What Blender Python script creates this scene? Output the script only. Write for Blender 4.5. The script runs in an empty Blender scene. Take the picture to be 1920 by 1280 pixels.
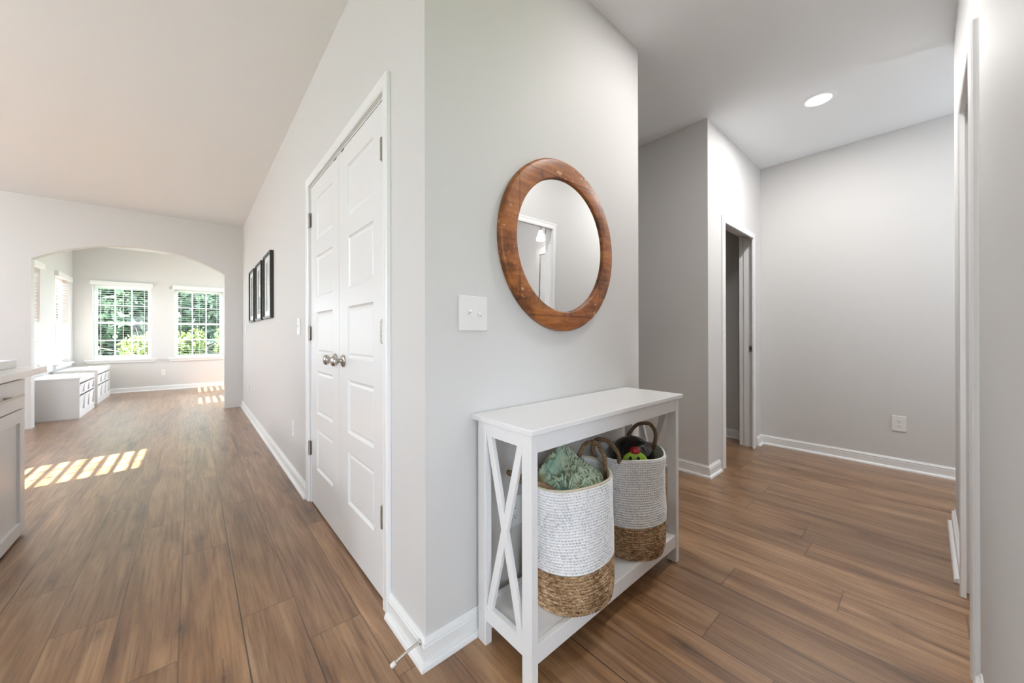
import bpy, bmesh, math, random
from mathutils import Vector, Matrix, noise
random.seed(7)
S = bpy.context.scene
C = S.collection
PI = math.pi

# ------------------------------------------------------------------ camera
cam_d = bpy.data.cameras.new('camera')
cam = bpy.data.objects.new('camera', cam_d)
C.objects.link(cam)
FPX = 678.46
cam_d.sensor_width = 36
cam_d.lens = FPX / 1920 * 36
cam_d.shift_x = 28.05 / 1920
cam_d.shift_y = -13.03 / 1920
cam_d.clip_start = 0.02
cam_d.clip_end = 200
yaw, pitch, roll = 0.8709, 0.0013, -0.0021
Fv = Vector((math.cos(yaw) * math.cos(pitch), math.sin(yaw) * math.cos(pitch), math.sin(pitch)))
Rv = Vector((math.sin(yaw), -math.cos(yaw), 0))
Uv = Rv.cross(Fv)
R2 = Rv * math.cos(roll) + Uv * math.sin(roll)
U2 = -Rv * math.sin(roll) + Uv * math.cos(roll)
M = Matrix((R2, U2, -Fv)).transposed().to_4x4()
M.translation = (-0.5977, -1.0845, 1.10)
cam.matrix_world = M
S.camera = cam

# ------------------------------------------------------------------ view, world, sun
S.view_settings.view_transform = 'Standard'
S.view_settings.look = 'None'
S.view_settings.exposure = 0.27
S.view_settings.gamma = 1
S.view_settings.use_curve_mapping = False
S.cycles.use_denoising = True
S.cycles.max_bounces = 14
S.cycles.diffuse_bounces = 8
S.cycles.glossy_bounces = 6
S.cycles.transmission_bounces = 8
S.cycles.sample_clamp_indirect = 6
S.cycles.caustics_reflective = False
S.cycles.caustics_refractive = False

w = bpy.data.worlds.new('sky')
S.world = w
w.use_nodes = True
wn = w.node_tree.nodes
wl = w.node_tree.links
bg = wn['Background']
bg.inputs['Color'].default_value = (0.80, 0.885, 1.0, 1)
bg.inputs['Strength'].default_value = 17.0

SUN_TAN = 0.44
sd = bpy.data.lights.new('sun', 'SUN')
sd.energy = 120
sd.angle = 0.0025
sd.color = (1.0, 0.93, 0.83)
so = bpy.data.objects.new('sun', sd)
C.objects.link(so)
sdir = Vector((1, 0.11, -SUN_TAN)).normalized()
so.rotation_euler = sdir.to_track_quat('-Z', 'Y').to_euler()
so.location = (-8, 2, 6)

def area(name, loc, direction, sx, sy, power, col=(1, 1, 1), shape='RECTANGLE', portal=False, spread=PI):
    l = bpy.data.lights.new(name, 'AREA')
    l.shape = shape
    l.size = sx
    l.size_y = sy
    l.energy = power
    l.color = col
    l.spread = spread
    o = bpy.data.objects.new(name, l)
    C.objects.link(o)
    o.location = loc
    o.rotation_euler = Vector(direction).to_track_quat('-Z', 'Y').to_euler()
    if portal:
        l.cycles.is_portal = True
    return o

H = 2.77          # ceiling
Y1 = 5.76         # arch wall
Y2 = 8.914        # far wall of the sun room
XL = -2.262       # left wall of the sun room
XK = -5.4         # far left wall of the living space
XC = 3.806        # end wall of the hall
YR = -1.189       # wall beside the camera

# ------------------------------------------------------------------ materials
def new_mat(name):
    m = bpy.data.materials.new(name)
    m.use_nodes = True
    nt = m.node_tree
    return m, nt, nt.nodes['Principled BSDF']

def N(nt, t, **kw):
    n = nt.nodes.new(t)
    for k, v in kw.items():
        setattr(n, k, v)
    return n

def L(nt, a, b):
    nt.links.new(a, b)

def math_n(nt, op, a, b=None, c=None):
    n = N(nt, 'ShaderNodeMath', operation=op)
    for i, v in enumerate((a, b, c)):
        if v is None:
            continue
        if hasattr(v, 'links'):
            L(nt, v, n.inputs[i])
        else:
            n.inputs[i].default_value = v
    return n.outputs[0]

def mix_c(nt, fac, a, b, blend='MIX'):
    n = N(nt, 'ShaderNodeMix', data_type='RGBA', blend_type=blend)
    for s, v in ((n.inputs[0], fac), (n.inputs[6], a), (n.inputs[7], b)):
        if hasattr(v, 'links'):
            L(nt, v, s)
        else:
            s.default_value = v if isinstance(v, (int, float)) else (*v[:3], 1)
    return n.outputs[2]

def ramp(nt, fac, stops, interp='LINEAR'):
    r = N(nt, 'ShaderNodeValToRGB')
    r.color_ramp.interpolation = interp
    el = r.color_ramp.elements
    while len(el) < len(stops):
        el.new(0.5)
    for e, (p, c) in zip(el, stops):
        e.position = p
        e.color = (*c, 1) if len(c) == 3 else c
    L(nt, fac, r.inputs[0])
    return r.outputs[0]

def noise_n(nt, vec, scale, detail=3, rough=0.5, dist=0.0):
    n = N(nt, 'ShaderNodeTexNoise')
    n.inputs['Scale'].default_value = scale
    n.inputs['Detail'].default_value = detail
    n.inputs['Roughness'].default_value = rough
    n.inputs['Distortion'].default_value = dist
    if vec is not None:
        L(nt, vec, n.inputs['Vector'])
    return n

def bump(nt, p, height, strength=0.2, dist=0.01):
    b = N(nt, 'ShaderNodeBump')
    b.inputs['Strength'].default_value = strength
    b.inputs['Distance'].default_value = dist
    L(nt, height, b.inputs['Height'])
    L(nt, b.outputs[0], p.inputs['Normal'])

def plain(name, col, rough=0.5, metal=0.0, tex=None, spec=0.5, nscale=60, nstr=0.05, var=0.03):
    """Simple procedural material: slight colour variation and micro bump."""
    m, nt, p = new_mat(name)
    co = N(nt, 'ShaderNodeTexCoord').outputs['Object']
    n = noise_n(nt, co, nscale, 4)
    c2 = tuple(max(0, c * (1 - var)) for c in col)
    L(nt, mix_c(nt, n.outputs[0], col, c2), p.inputs['Base Color'])
    p.inputs['Roughness'].default_value = rough
    p.inputs['Metallic'].default_value = metal
    p.inputs['Specular IOR Level'].default_value = spec
    if nstr:
        bump(nt, p, n.outputs[0], nstr, 0.002)
    return m

M_wall = plain('wall_paint', (0.628, 0.622, 0.614), 0.62, spec=0.3, nscale=220, nstr=0.05, var=0.015)
M_ceil = plain('ceiling_paint', (0.85, 0.878, 0.90), 0.8, spec=0.2, nscale=180, nstr=0.04, var=0.01)
M_trim = plain('trim_paint', (0.79, 0.795, 0.80), 0.32, spec=0.4, nscale=90, nstr=0.02, var=0.01)
M_door = plain('door_paint', (0.75, 0.755, 0.76), 0.30, spec=0.45, nscale=60, nstr=0.02, var=0.01)
M_plate = plain('switch_plastic', (0.76, 0.76, 0.75), 0.3, spec=0.45, nstr=0, var=0.01)
M_slot = plain('dark_slot', (0.05, 0.05, 0.05), 0.6, nstr=0)
M_nickel = plain('brushed_nickel', (0.52, 0.49, 0.45), 0.32, metal=1.0, nscale=150, nstr=0.05)
M_hinge = plain('satin_hinge_metal', (0.36, 0.33, 0.29), 0.38, metal=1.0, nscale=150, nstr=0.05)
M_table = plain('white_lacquer', (0.76, 0.765, 0.775), 0.28, spec=0.45, nscale=30, nstr=0.015, var=0.01)
M_black = plain('black_frame_paint', (0.012, 0.011, 0.011), 0.35, nstr=0.02)
M_gloss = plain('black_gloss', (0.008, 0.007, 0.008), 0.08, spec=0.7, nstr=0)
M_lime = plain('lime_plastic', (0.36, 0.58, 0.05), 0.3, nstr=0)
M_red = plain('red_plastic', (0.45, 0.012, 0.02), 0.12, spec=0.7, nstr=0)
M_cab = plain('cabinet_paint', (0.72, 0.725, 0.73), 0.35, nscale=60, nstr=0.02, var=0.01)
M_quartz = plain('white_quartz', (0.80, 0.79, 0.78), 0.12, spec=0.6, nscale=8, nstr=0, var=0.06)
M_vinyl = plain('window_vinyl', (0.86, 0.86, 0.86), 0.35, nstr=0, var=0.01)
M_bin = plain('white_bin_plastic', (0.78, 0.78, 0.79), 0.4, nstr=0, var=0.01)
M_bath = plain('bathroom_paint', (0.80, 0.80, 0.80), 0.6, nscale=200, nstr=0.03, var=0.01)
M_rubber = plain('white_rubber', (0.8, 0.8, 0.78), 0.5, nstr=0)
M_lawn = plain('lawn_grass', (0.10, 0.16, 0.04), 0.9, nscale=6, nstr=0.4, var=0.5)
M_patio = plain('pale_concrete', (0.75, 0.74, 0.72), 0.9, nscale=6, nstr=0.2, var=0.1)
M_bark = plain('tree_bark', (0.11, 0.085, 0.065), 0.9, nscale=12, nstr=0.6, var=0.5)

def blind_mat():
    m, nt, p = new_mat('blind_slat_vinyl')
    p.inputs['Base Color'].default_value = (0.86, 0.86, 0.86, 1)
    p.inputs['Roughness'].default_value = 0.45
    t = N(nt, 'ShaderNodeBsdfTranslucent')
    t.inputs[0].default_value = (0.8, 0.8, 0.78, 1)
    mx = N(nt, 'ShaderNodeMixShader')
    mx.inputs[0].default_value = 0.45
    L(nt, p.outputs[0], mx.inputs[1]); L(nt, t.outputs[0], mx.inputs[2])
    L(nt, mx.outputs[0], nt.nodes['Material Output'].inputs[0])
    return m
M_blind = blind_mat()

def glass_mat():
    m, nt, p = new_mat('window_glass')
    nt.nodes.remove(p)
    tr = N(nt, 'ShaderNodeBsdfTransparent')
    tr.inputs[0].default_value = (0.96, 0.98, 0.98, 1)
    gl = N(nt, 'ShaderNodeBsdfGlossy')
    gl.inputs['Roughness'].default_value = 0.02
    fr = N(nt, 'ShaderNodeFresnel')
    fr.inputs[0].default_value = 1.3
    mx = N(nt, 'ShaderNodeMixShader')
    L(nt, fr.outputs[0], mx.inputs[0]); L(nt, tr.outputs[0], mx.inputs[1]); L(nt, gl.outputs[0], mx.inputs[2])
    L(nt, mx.outputs[0], nt.nodes['Material Output'].inputs[0])
    return m
M_glass = glass_mat()

def mirror_mat():
    m, nt, p = new_mat('mirror_silver')
    p.inputs['Base Color'].default_value = (0.93, 0.94, 0.94, 1)
    p.inputs['Metallic'].default_value = 1
    p.inputs['Roughness'].default_value = 0.0
    return m
M_mirror = mirror_mat()

def emit_mat(name, col, strength):
    m, nt, p = new_mat(name)
    p.inputs['Base Color'].default_value = (0.9, 0.9, 0.9, 1)
    p.inputs['Emission Color'].default_value = (*col, 1)
    p.inputs['Emission Strength'].default_value = strength
    return m
M_lens = emit_mat('lamp_lens', (1.0, 0.96, 0.90), 14)
M_shade = emit_mat('lit_glass_shade', (1.0, 0.97, 0.93), 4)
def fill_globe_mat():
    m, nt, p = new_mat('fill_globe_glass')
    t = N(nt, 'ShaderNodeBsdfTransparent')
    e = N(nt, 'ShaderNodeEmission'); e.inputs[1].default_value = 3.0
    mx = N(nt, 'ShaderNodeMixShader'); mx.inputs[0].default_value = 0.35
    L(nt, t.outputs[0], mx.inputs[1]); L(nt, e.outputs[0], mx.inputs[2])
    L(nt, mx.outputs[0], nt.nodes['Material Output'].inputs[0])
    return m
M_fill_globe = fill_globe_mat()

# plank floor ---------------------------------------------------------------
JOINTS = {0: 0.015, -1: 0.36, -2: 0.635, -3: 0.09, -5: 0.97, -6: 0.13, 5: 0.664, 10: 0.53, -4: 0.55, 1: 0.72, 2: 0.25, 3: 1.05, 4: 0.45, 6: 1.1}
def floor_mat():
    m, nt, p = new_mat('oak_plank_floor')
    co = N(nt, 'ShaderNodeTexCoord').outputs['Object']
    sp = N(nt, 'ShaderNodeSeparateXYZ'); L(nt, co, sp.inputs[0])
    W, LEN = 0.1815, 1.22
    xs = math_n(nt, 'DIVIDE', math_n(nt, 'ADD', sp.outputs[0], 0.0905), W)
    col = math_n(nt, 'FLOOR', xs)
    fx = math_n(nt, 'SUBTRACT', xs, col)
    t = math_n(nt, 'DIVIDE', math_n(nt, 'ADD', col, 16.5), 32.0)
    rnd = random.Random(3)
    stops = []
    for k in range(-16, 16):
        v = JOINTS.get(k, rnd.random() * 1.22) / LEN
        v = v % 1.0
        stops.append(((k + 16) / 32.0, (v, v, v)))
    off = ramp(nt, t, stops, 'CONSTANT')
    ys = math_n(nt, 'SUBTRACT', math_n(nt, 'DIVIDE', sp.outputs[1], LEN), off)
    row = math_n(nt, 'FLOOR', ys)
    fy = math_n(nt, 'SUBTRACT', ys, row)
    cid = N(nt, 'ShaderNodeCombineXYZ'); L(nt, col, cid.inputs[0]); L(nt, row, cid.inputs[1])
    wn_ = N(nt, 'ShaderNodeTexWhiteNoise', noise_dimensions='2D'); L(nt, cid.outputs[0], wn_.inputs['Vector'])
    # grain coordinate: stretched along the plank, shifted per plank
    gv = N(nt, 'ShaderNodeCombineXYZ')
    L(nt, math_n(nt, 'ADD', math_n(nt, 'MULTIPLY', sp.outputs[0], 9.0), math_n(nt, 'MULTIPLY', wn_.outputs[0], 71.0)), gv.inputs[0])
    L(nt, math_n(nt, 'ADD', math_n(nt, 'MULTIPLY', sp.outputs[1], 0.9), math_n(nt, 'MULTIPLY', wn_.outputs[0], 37.0)), gv.inputs[1])
    g1 = noise_n(nt, gv.outputs[0], 1.6, 5, 0.6, 0.7)
    gf = N(nt, 'ShaderNodeCombineXYZ')
    L(nt, math_n(nt, 'MULTIPLY', sp.outputs[0], 85.0), gf.inputs[0])
    L(nt, math_n(nt, 'ADD', math_n(nt, 'MULTIPLY', sp.outputs[1], 3.2), math_n(nt, 'MULTIPLY', wn_.outputs[0], 19.0)), gf.inputs[1])
    g2 = noise_n(nt, gf.outputs[0], 1.0, 4, 0.6, 0.2)
    # cross-cut saw marks
    gc = N(nt, 'ShaderNodeCombineXYZ')
    L(nt, math_n(nt, 'MULTIPLY', sp.outputs[0], 8.0), gc.inputs[0])
    L(nt, math_n(nt, 'MULTIPLY', sp.outputs[1], 90.0), gc.inputs[1])
    g3 = noise_n(nt, gc.outputs[0], 1.0, 2, 0.5, 0.0)
    base = ramp(nt, g1.outputs[0], [(0.25, (0.095, 0.040, 0.015)), (0.42, (0.212, 0.107, 0.046)), (0.56, (0.292, 0.164, 0.080)), (0.76, (0.390, 0.240, 0.132))])
    tone = ramp(nt, wn_.outputs[1], [(0.0, (0.82, 0.79, 0.77)), (0.35, (0.94, 0.93, 0.93)), (0.7, (1.06, 1.05, 1.04)), (1.0, (1.18, 1.15, 1.12))])
    c = mix_c(nt, 1.0, base, tone, 'MULTIPLY')
    fine = ramp(nt, g2.outputs[0], [(0.30, (0.45, 0.40, 0.36)), (0.45, (0.90, 0.89, 0.88)), (0.65, (1.25, 1.25, 1.25))])
    c = mix_c(nt, 0.72, c, fine, 'MULTIPLY')
    saw = ramp(nt, g3.outputs[0], [(0.3, (0.90, 0.89, 0.88)), (0.6, (1, 1, 1))])
    c = mix_c(nt, 0.5, c, saw, 'MULTIPLY')
    cl = noise_n(nt, gv.outputs[0], 0.55, 2, 0.5, 0.3)
    c = mix_c(nt, 0.8, c, ramp(nt, cl.outputs[0], [(0.30, (0.74, 0.71, 0.69)), (0.50, (1, 1, 1)), (0.75, (1.10, 1.09, 1.08))]), 'MULTIPLY')
    # knots
    kv = N(nt, 'ShaderNodeCombineXYZ')
    L(nt, math_n(nt, 'MULTIPLY', sp.outputs[0], 5.5), kv.inputs[0])
    L(nt, math_n(nt, 'MULTIPLY', sp.outputs[1], 2.4), kv.inputs[1])
    vo = N(nt, 'ShaderNodeTexVoronoi', voronoi_dimensions='2D'); vo.inputs['Scale'].default_value = 0.8
    wob = noise_n(nt, co, 9, 3)
    kw = mix_c(nt, 0.10, kv.outputs[0], wob.outputs[1])
    L(nt, kw, vo.inputs['Vector'])
    kn = ramp(nt, vo.outputs['Distance'], [(0.0, (0.25, 0.22, 0.20)), (0.028, (0.40, 0.35, 0.31)), (0.045, (0.75, 0.72, 0.69)), (0.06, (0.62, 0.58, 0.54)), (0.11, (0.90, 0.88, 0.86)), (0.22, (1, 1, 1))])
    kc_ = N(nt, 'ShaderNodeSeparateXYZ'); L(nt, vo.outputs['Color'], kc_.inputs[0])
    has = math_n(nt, 'GREATER_THAN', kc_.outputs[0], 0.42)
    c = mix_c(nt, math_n(nt, 'MULTIPLY', has, 0.85), c, kn, 'MULTIPLY')
    # short split running along the grain through a knot
    kd = N(nt, 'ShaderNodeVectorMath', operation='SUBTRACT'); L(nt, kw, kd.inputs[0]); L(nt, vo.outputs['Position'], kd.inputs[1])
    ks = N(nt, 'ShaderNodeSeparateXYZ'); L(nt, kd.outputs[0], ks.inputs[0])
    spl = math_n(nt, 'MULTIPLY', math_n(nt, 'LESS_THAN', math_n(nt, 'ABSOLUTE', ks.outputs[0]), 0.0065), math_n(nt, 'LESS_THAN', math_n(nt, 'ABSOLUTE', ks.outputs[1]), 0.20))
    spl = math_n(nt, 'MULTIPLY', spl, math_n(nt, 'GREATER_THAN', kc_.outputs[1], 0.60))
    c = mix_c(nt, math_n(nt, 'MULTIPLY', math_n(nt, 'MULTIPLY', spl, has), 0.7), c, (0.035, 0.022, 0.014))
    # seams
    ex = math_n(nt, 'MULTIPLY', math_n(nt, 'MINIMUM', fx, math_n(nt, 'SUBTRACT', 1.0, fx)), W)
    ey = math_n(nt, 'MULTIPLY', math_n(nt, 'MINIMUM', fy, math_n(nt, 'SUBTRACT', 1.0, fy)), LEN)
    e = math_n(nt, 'MINIMUM', ex, ey)
    sm = ramp(nt, e, [(0.0, (0.35, 0.31, 0.28)), (0.0012, (0.62, 0.58, 0.55)), (0.0026, (1, 1, 1))])
    c = mix_c(nt, 0.85, c, sm, 'MULTIPLY')
    # open joints: some stretches of the long seams show a dark gap
    gv2 = N(nt, 'ShaderNodeCombineXYZ')
    L(nt, math_n(nt, 'MULTIPLY', math_n(nt, 'ROUND', xs), 7.3), gv2.inputs[0])
    L(nt, math_n(nt, 'MULTIPLY', sp.outputs[1], 1.1), gv2.inputs[1])
    gn = noise_n(nt, gv2.outputs[0], 1.0, 1, 0.4)
    gap = math_n(nt, 'MULTIPLY', math_n(nt, 'GREATER_THAN', gn.outputs[0], 0.60), math_n(nt, 'LESS_THAN', ex, 0.0017))
    c = mix_c(nt, math_n(nt, 'MULTIPLY', gap, 0.85), c, (0.02, 0.014, 0.01))
    L(nt, c, p.inputs['Base Color'])
    rr = ramp(nt, g2.outputs[0], [(0.2, (0.42,) * 3), (0.8, (0.28,) * 3)])
    L(nt, rr, p.inputs['Roughness'])
    p.inputs['Specular IOR Level'].default_value = 0.55
    p.inputs['Coat Weight'].default_value = 0.6
    p.inputs['Coat Roughness'].default_value = 0.30
    hb = math_n(nt, 'ADD', math_n(nt, 'MULTIPLY', g2.outputs[0], 0.25), math_n(nt, 'MULTIPLY', math_n(nt, 'MINIMUM', e, 0.003), 200.0))
    bump(nt, p, hb, 0.25, 0.0015)
    return m
M_floor = floor_mat()

def ringwood_mat():
    m, nt, p = new_mat('reclaimed_wood')
    co = N(nt, 'ShaderNodeTexCoord').outputs['Object']
    mp = N(nt, 'ShaderNodeMapping'); L(nt, co, mp.inputs[0]); mp.inputs['Scale'].default_value = (3.0, 3.0, 22.0)
    n1 = noise_n(nt, mp.outputs[0], 1.5, 6, 0.62, 0.9)
    n2 = noise_n(nt, co, 9, 4, 0.6)
    c = ramp(nt, n1.outputs[0], [(0.25, (0.13, 0.034, 0.009)), (0.5, (0.31, 0.100, 0.022)), (0.75, (0.43, 0.170, 0.044))])
    pt = ramp(nt, n2.outputs[0], [(0.38, (0.38, 0.34, 0.32)), (0.50, (1, 1, 1)), (0.75, (1.15, 1.08, 1.0))])
    c = mix_c(nt, 0.85, c, pt, 'MULTIPLY')
    sp = N(nt, 'ShaderNodeSeparateXYZ'); L(nt, co, sp.inputs[0])
    # board joints of the ring: four straight seams
    for ax, val in ((0, -0.285), (2, -0.318), (0, 0.262), (2, 0.300)):
        d = math_n(nt, 'ABSOLUTE', math_n(nt, 'SUBTRACT', sp.outputs[ax], val))
        sm = ramp(nt, d, [(0.0, (0.25, 0.2, 0.18)), (0.0012, (0.6, 0.55, 0.5)), (0.0028, (1, 1, 1))])
        c = mix_c(nt, 0.9, c, sm, 'MULTIPLY')
    n3 = noise_n(nt, co, 42, 2, 0.5)
    n4 = noise_n(nt, co, 7, 2, 0.5)
    sc = math_n(nt, 'MULTIPLY', math_n(nt, 'GREATER_THAN', n3.outputs[0], 0.66), math_n(nt, 'GREATER_THAN', n4.outputs[0], 0.52))
    c = mix_c(nt, sc, c, (0.55, 0.33, 0.17))
    L(nt, c, p.inputs['Base Color'])
    p.inputs['Roughness'].default_value = 0.42
    bump(nt, p, n1.outputs[0], 0.25, 0.003)
    return m
M_ring = ringwood_mat()

def weave_mat(name, stops, scale, gap=0.0, gap_shade=(0.2, 0.2, 0.2)):
    m, nt, p = new_mat(name)
    co = N(nt, 'ShaderNodeTexCoord').outputs['Object']
    mp = N(nt, 'ShaderNodeMapping'); L(nt, co, mp.inputs[0]); mp.inputs['Scale'].default_value = (0.45, 0.45, 1.6)
    n = noise_n(nt, mp.outputs[0], scale, 3, 0.6, 0.3)
    n2 = noise_n(nt, co, 14, 2, 0.5)
    f = math_n(nt, 'ADD', math_n(nt, 'MULTIPLY', n.outputs[0], 0.75), math_n(nt, 'MULTIPLY', n2.outputs[0], 0.25))
    c = ramp(nt, f, stops)
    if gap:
        # shade in the openings between stitched cords, painted dark along the coils
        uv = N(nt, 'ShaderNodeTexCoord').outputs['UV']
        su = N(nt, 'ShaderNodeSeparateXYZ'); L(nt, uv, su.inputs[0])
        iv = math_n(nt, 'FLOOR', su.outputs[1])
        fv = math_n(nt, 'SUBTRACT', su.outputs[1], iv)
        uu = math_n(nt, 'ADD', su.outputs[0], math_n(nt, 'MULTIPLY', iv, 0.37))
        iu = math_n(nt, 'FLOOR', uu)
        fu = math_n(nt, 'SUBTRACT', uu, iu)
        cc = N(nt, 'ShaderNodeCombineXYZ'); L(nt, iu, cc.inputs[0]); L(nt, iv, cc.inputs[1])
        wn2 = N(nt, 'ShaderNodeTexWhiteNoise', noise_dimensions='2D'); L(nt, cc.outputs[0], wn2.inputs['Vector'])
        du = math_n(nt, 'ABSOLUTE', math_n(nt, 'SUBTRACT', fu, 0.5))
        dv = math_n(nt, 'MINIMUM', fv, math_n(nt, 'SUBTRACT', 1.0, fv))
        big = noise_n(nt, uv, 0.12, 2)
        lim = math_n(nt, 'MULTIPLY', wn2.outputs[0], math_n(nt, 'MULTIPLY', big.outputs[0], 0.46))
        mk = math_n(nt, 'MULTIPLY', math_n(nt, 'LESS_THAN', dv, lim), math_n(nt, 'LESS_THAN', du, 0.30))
        c = mix_c(nt, math_n(nt, 'MULTIPLY', mk, gap), c, gap_shade)
    L(nt, c, p.inputs['Base Color'])
    p.inputs['Roughness'].default_value = 0.9
    p.inputs['Specular IOR Level'].default_value = 0.15
    bump(nt, p, n.outputs[0], 0.8, 0.003)
    return m
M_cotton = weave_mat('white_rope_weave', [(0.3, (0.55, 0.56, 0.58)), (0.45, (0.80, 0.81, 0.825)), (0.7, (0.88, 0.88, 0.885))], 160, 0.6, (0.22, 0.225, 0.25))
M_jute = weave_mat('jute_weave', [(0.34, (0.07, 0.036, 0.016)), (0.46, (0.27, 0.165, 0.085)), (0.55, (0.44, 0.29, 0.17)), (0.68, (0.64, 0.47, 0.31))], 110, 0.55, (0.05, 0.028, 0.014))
M_rope = weave_mat('twisted_jute_rope', [(0.32, (0.06, 0.04, 0.025)), (0.5, (0.22, 0.145, 0.085)), (0.7, (0.38, 0.27, 0.17))], 200)
M_hem = plain('cream_hem', (0.62, 0.55, 0.42), 0.85, nscale=80, nstr=0.3, var=0.2)

def blanket_mat():
    m, nt, p = new_mat('tie_dye_throw')
    co = N(nt, 'ShaderNodeTexCoord').outputs['Object']
    n = noise_n(nt, co, 13, 3, 0.55, 0.6)
    c = ramp(nt, n.outputs[0], [(0.30, (0.17, 0.29, 0.22)), (0.44, (0.31, 0.42, 0.32)), (0.53, (0.40, 0.46, 0.32)), (0.66, (0.46, 0.42, 0.25)), (0.8, (0.36, 0.45, 0.35))])
    n2 = noise_n(nt, co, 300, 2)
    c = mix_c(nt, 0.35, c, ramp(nt, n2.outputs[0], [(0.3, (0.75,) * 3), (0.6, (1, 1, 1))]), 'MULTIPLY')
    L(nt, c, p.inputs['Base Color'])
    p.inputs['Roughness'].default_value = 0.95
    p.inputs['Specular IOR Level'].default_value = 0.1
    bump(nt, p, n2.outputs[0], 0.4, 0.002)
    return m
M_blanket = blanket_mat()
M_fringe = plain('pale_green_fringe', (0.55, 0.64, 0.48), 0.95, nscale=18, nstr=0.2, var=0.45, spec=0.1)

def leaf_mat(name, a, b):
    m, nt, p = new_mat(name)
    g = N(nt, 'ShaderNodeNewGeometry')
    c = mix_c(nt, g.outputs['Random Per Island'], a, b)
    L(nt, c, p.inputs['Base Color'])
    p.inputs['Roughness'].default_value = 0.6
    t = N(nt, 'ShaderNodeBsdfTranslucent'); L(nt, c, t.inputs[0])
    mx = N(nt, 'ShaderNodeMixShader'); mx.inputs[0].default_value = 0.3
    L(nt, p.outputs[0], mx.inputs[1]); L(nt, t.outputs[0], mx.inputs[2])
    L(nt, mx.outputs[0], nt.nodes['Material Output'].inputs[0])
    return m
M_leafd = leaf_mat('dark_foliage', (0.012, 0.032, 0.022), (0.055, 0.100, 0.055))
M_leafb = leaf_mat('bright_foliage', (0.055, 0.095, 0.020), (0.13, 0.17, 0.045))

def art_mat():
    m, nt, p = new_mat('pale_art_print')
    co = N(nt, 'ShaderNodeTexCoord').outputs['Object']
    n = noise_n(nt, co, 6, 3, 0.5, 0.8)
    L(nt, ramp(nt, n.outputs[0], [(0.40, (0.80, 0.83, 0.83)), (0.50, (0.66, 0.72, 0.73)), (0.60, (0.83, 0.85, 0.85))]), p.inputs['Base Color'])
    p.inputs['Roughness'].default_value = 0.08
    p.inputs['Coat Weight'].default_value = 0.6
    p.inputs['Coat Roughness'].default_value = 0.02
    return m
M_art = art_mat()

# ------------------------------------------------------------------ helpers
def tag(o, label=None, cat=None, group=None, kind=None):
    if label: o['label'] = label
    if cat: o['category'] = cat
    if group: o['group'] = group
    if kind: o['kind'] = kind
    return o

def empty(name, loc, label, cat, group=None, rotz=0):
    o = bpy.data.objects.new(name, None)
    o.empty_display_size = 0.1
    C.objects.link(o)
    o.location = loc
    o.rotation_euler = (0, 0, rotz)
    return tag(o, label, cat, group)

def to_obj(name, bm, mat, parent=None, smooth=False, origin=None, bevel=0.0, autos=None):
    """Link bm (world or parent-local coordinates) as one mesh object."""
    bm.normal_update()
    me = bpy.data.meshes.new(name)
    if origin is not None:
        bmesh.ops.translate(bm, vec=-Vector(origin), verts=bm.verts)
    if smooth:
        for f in bm.faces: f.smooth = True
    bm.to_mesh(me); bm.free()
    me.materials.append(mat)
    o = bpy.data.objects.new(name, me)
    C.objects.link(o)
    if origin is not None: o.location = origin
    if parent is not None: o.parent = parent
    if autos:
        for pl in me.polygons: pl.use_smooth = True
        me.set_sharp_from_angle(angle=autos)
    if bevel:
        b = o.modifiers.new('bevel', 'BEVEL')
        b.width = bevel; b.segments = 2; b.limit_method = 'ANGLE'; b.angle_limit = math.radians(40)
    return o

def struct(name, bm, mat, **kw):
    o = to_obj(name, bm, mat, **kw)
    if o.parent is None: o['kind'] = 'structure'
    return o

def BM():
    return bmesh.new()

def box(bm, x0, x1, y0, y1, z0, z1):
    vs = [bm.verts.new((x, y, z)) for x in (x0, x1) for y in (y0, y1) for z in (z0, z1)]
    for f in ((0, 1, 3, 2), (4, 6, 7, 5), (0, 4, 5, 1), (2, 3, 7, 6), (0, 2, 6, 4), (1, 5, 7, 3)):
        bm.faces.new([vs[i] for i in f])
    return vs

def obox(bm, c, ax, ay, az):
    """oriented box: centre and three half-axis vectors"""
    c = Vector(c); ax = Vector(ax); ay = Vector(ay); az = Vector(az)
    vs = [bm.verts.new(c + i * ax + j * ay + k * az) for i in (-1, 1) for j in (-1, 1) for k in (-1, 1)]
    for f in ((0, 1, 3, 2), (4, 6, 7, 5), (0, 4, 5, 1), (2, 3, 7, 6), (0, 2, 6, 4), (1, 5, 7, 3)):
        bm.faces.new([vs[i] for i in f])

def sweep(bm, pts, nrm, prof, flip=1, closed=False, caps=True):
    """profile (a, b): a in the plane across the path, b along nrm; mitred corners"""
    n = Vector(nrm).normalized()
    P = [Vector(p) for p in pts]
    k = len(P)
    rings = []
    for i in range(k):
        dirs = []
        if i > 0 or closed: dirs.append((P[i] - P[i - 1]).normalized())
        if i < k - 1 or closed: dirs.append((P[(i + 1) % k] - P[i]).normalized())
        sides = [n.cross(d) * flip for d in dirs]
        s = sides[0] if len(sides) == 1 else (sides[0] + sides[1])
        if len(sides) == 2:
            s = s / (1 + sides[0].dot(sides[1]))
        rings.append([bm.verts.new(P[i] + s * a + n * b) for a, b in prof])
    m = len(prof)
    rng = range(k if closed else k - 1)
    for i in rng:
        A, B = rings[i], rings[(i + 1) % k]
        for j in range(m):
            f = (A[j], A[(j + 1) % m], B[(j + 1) % m], B[j])
            try: bm.faces.new(f)
            except ValueError: pass
    if caps and not closed:
        bm.faces.new(rings[0][::-1]); bm.faces.new(rings[-1])
    bmesh.ops.recalc_face_normals(bm, faces=bm.faces)

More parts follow.
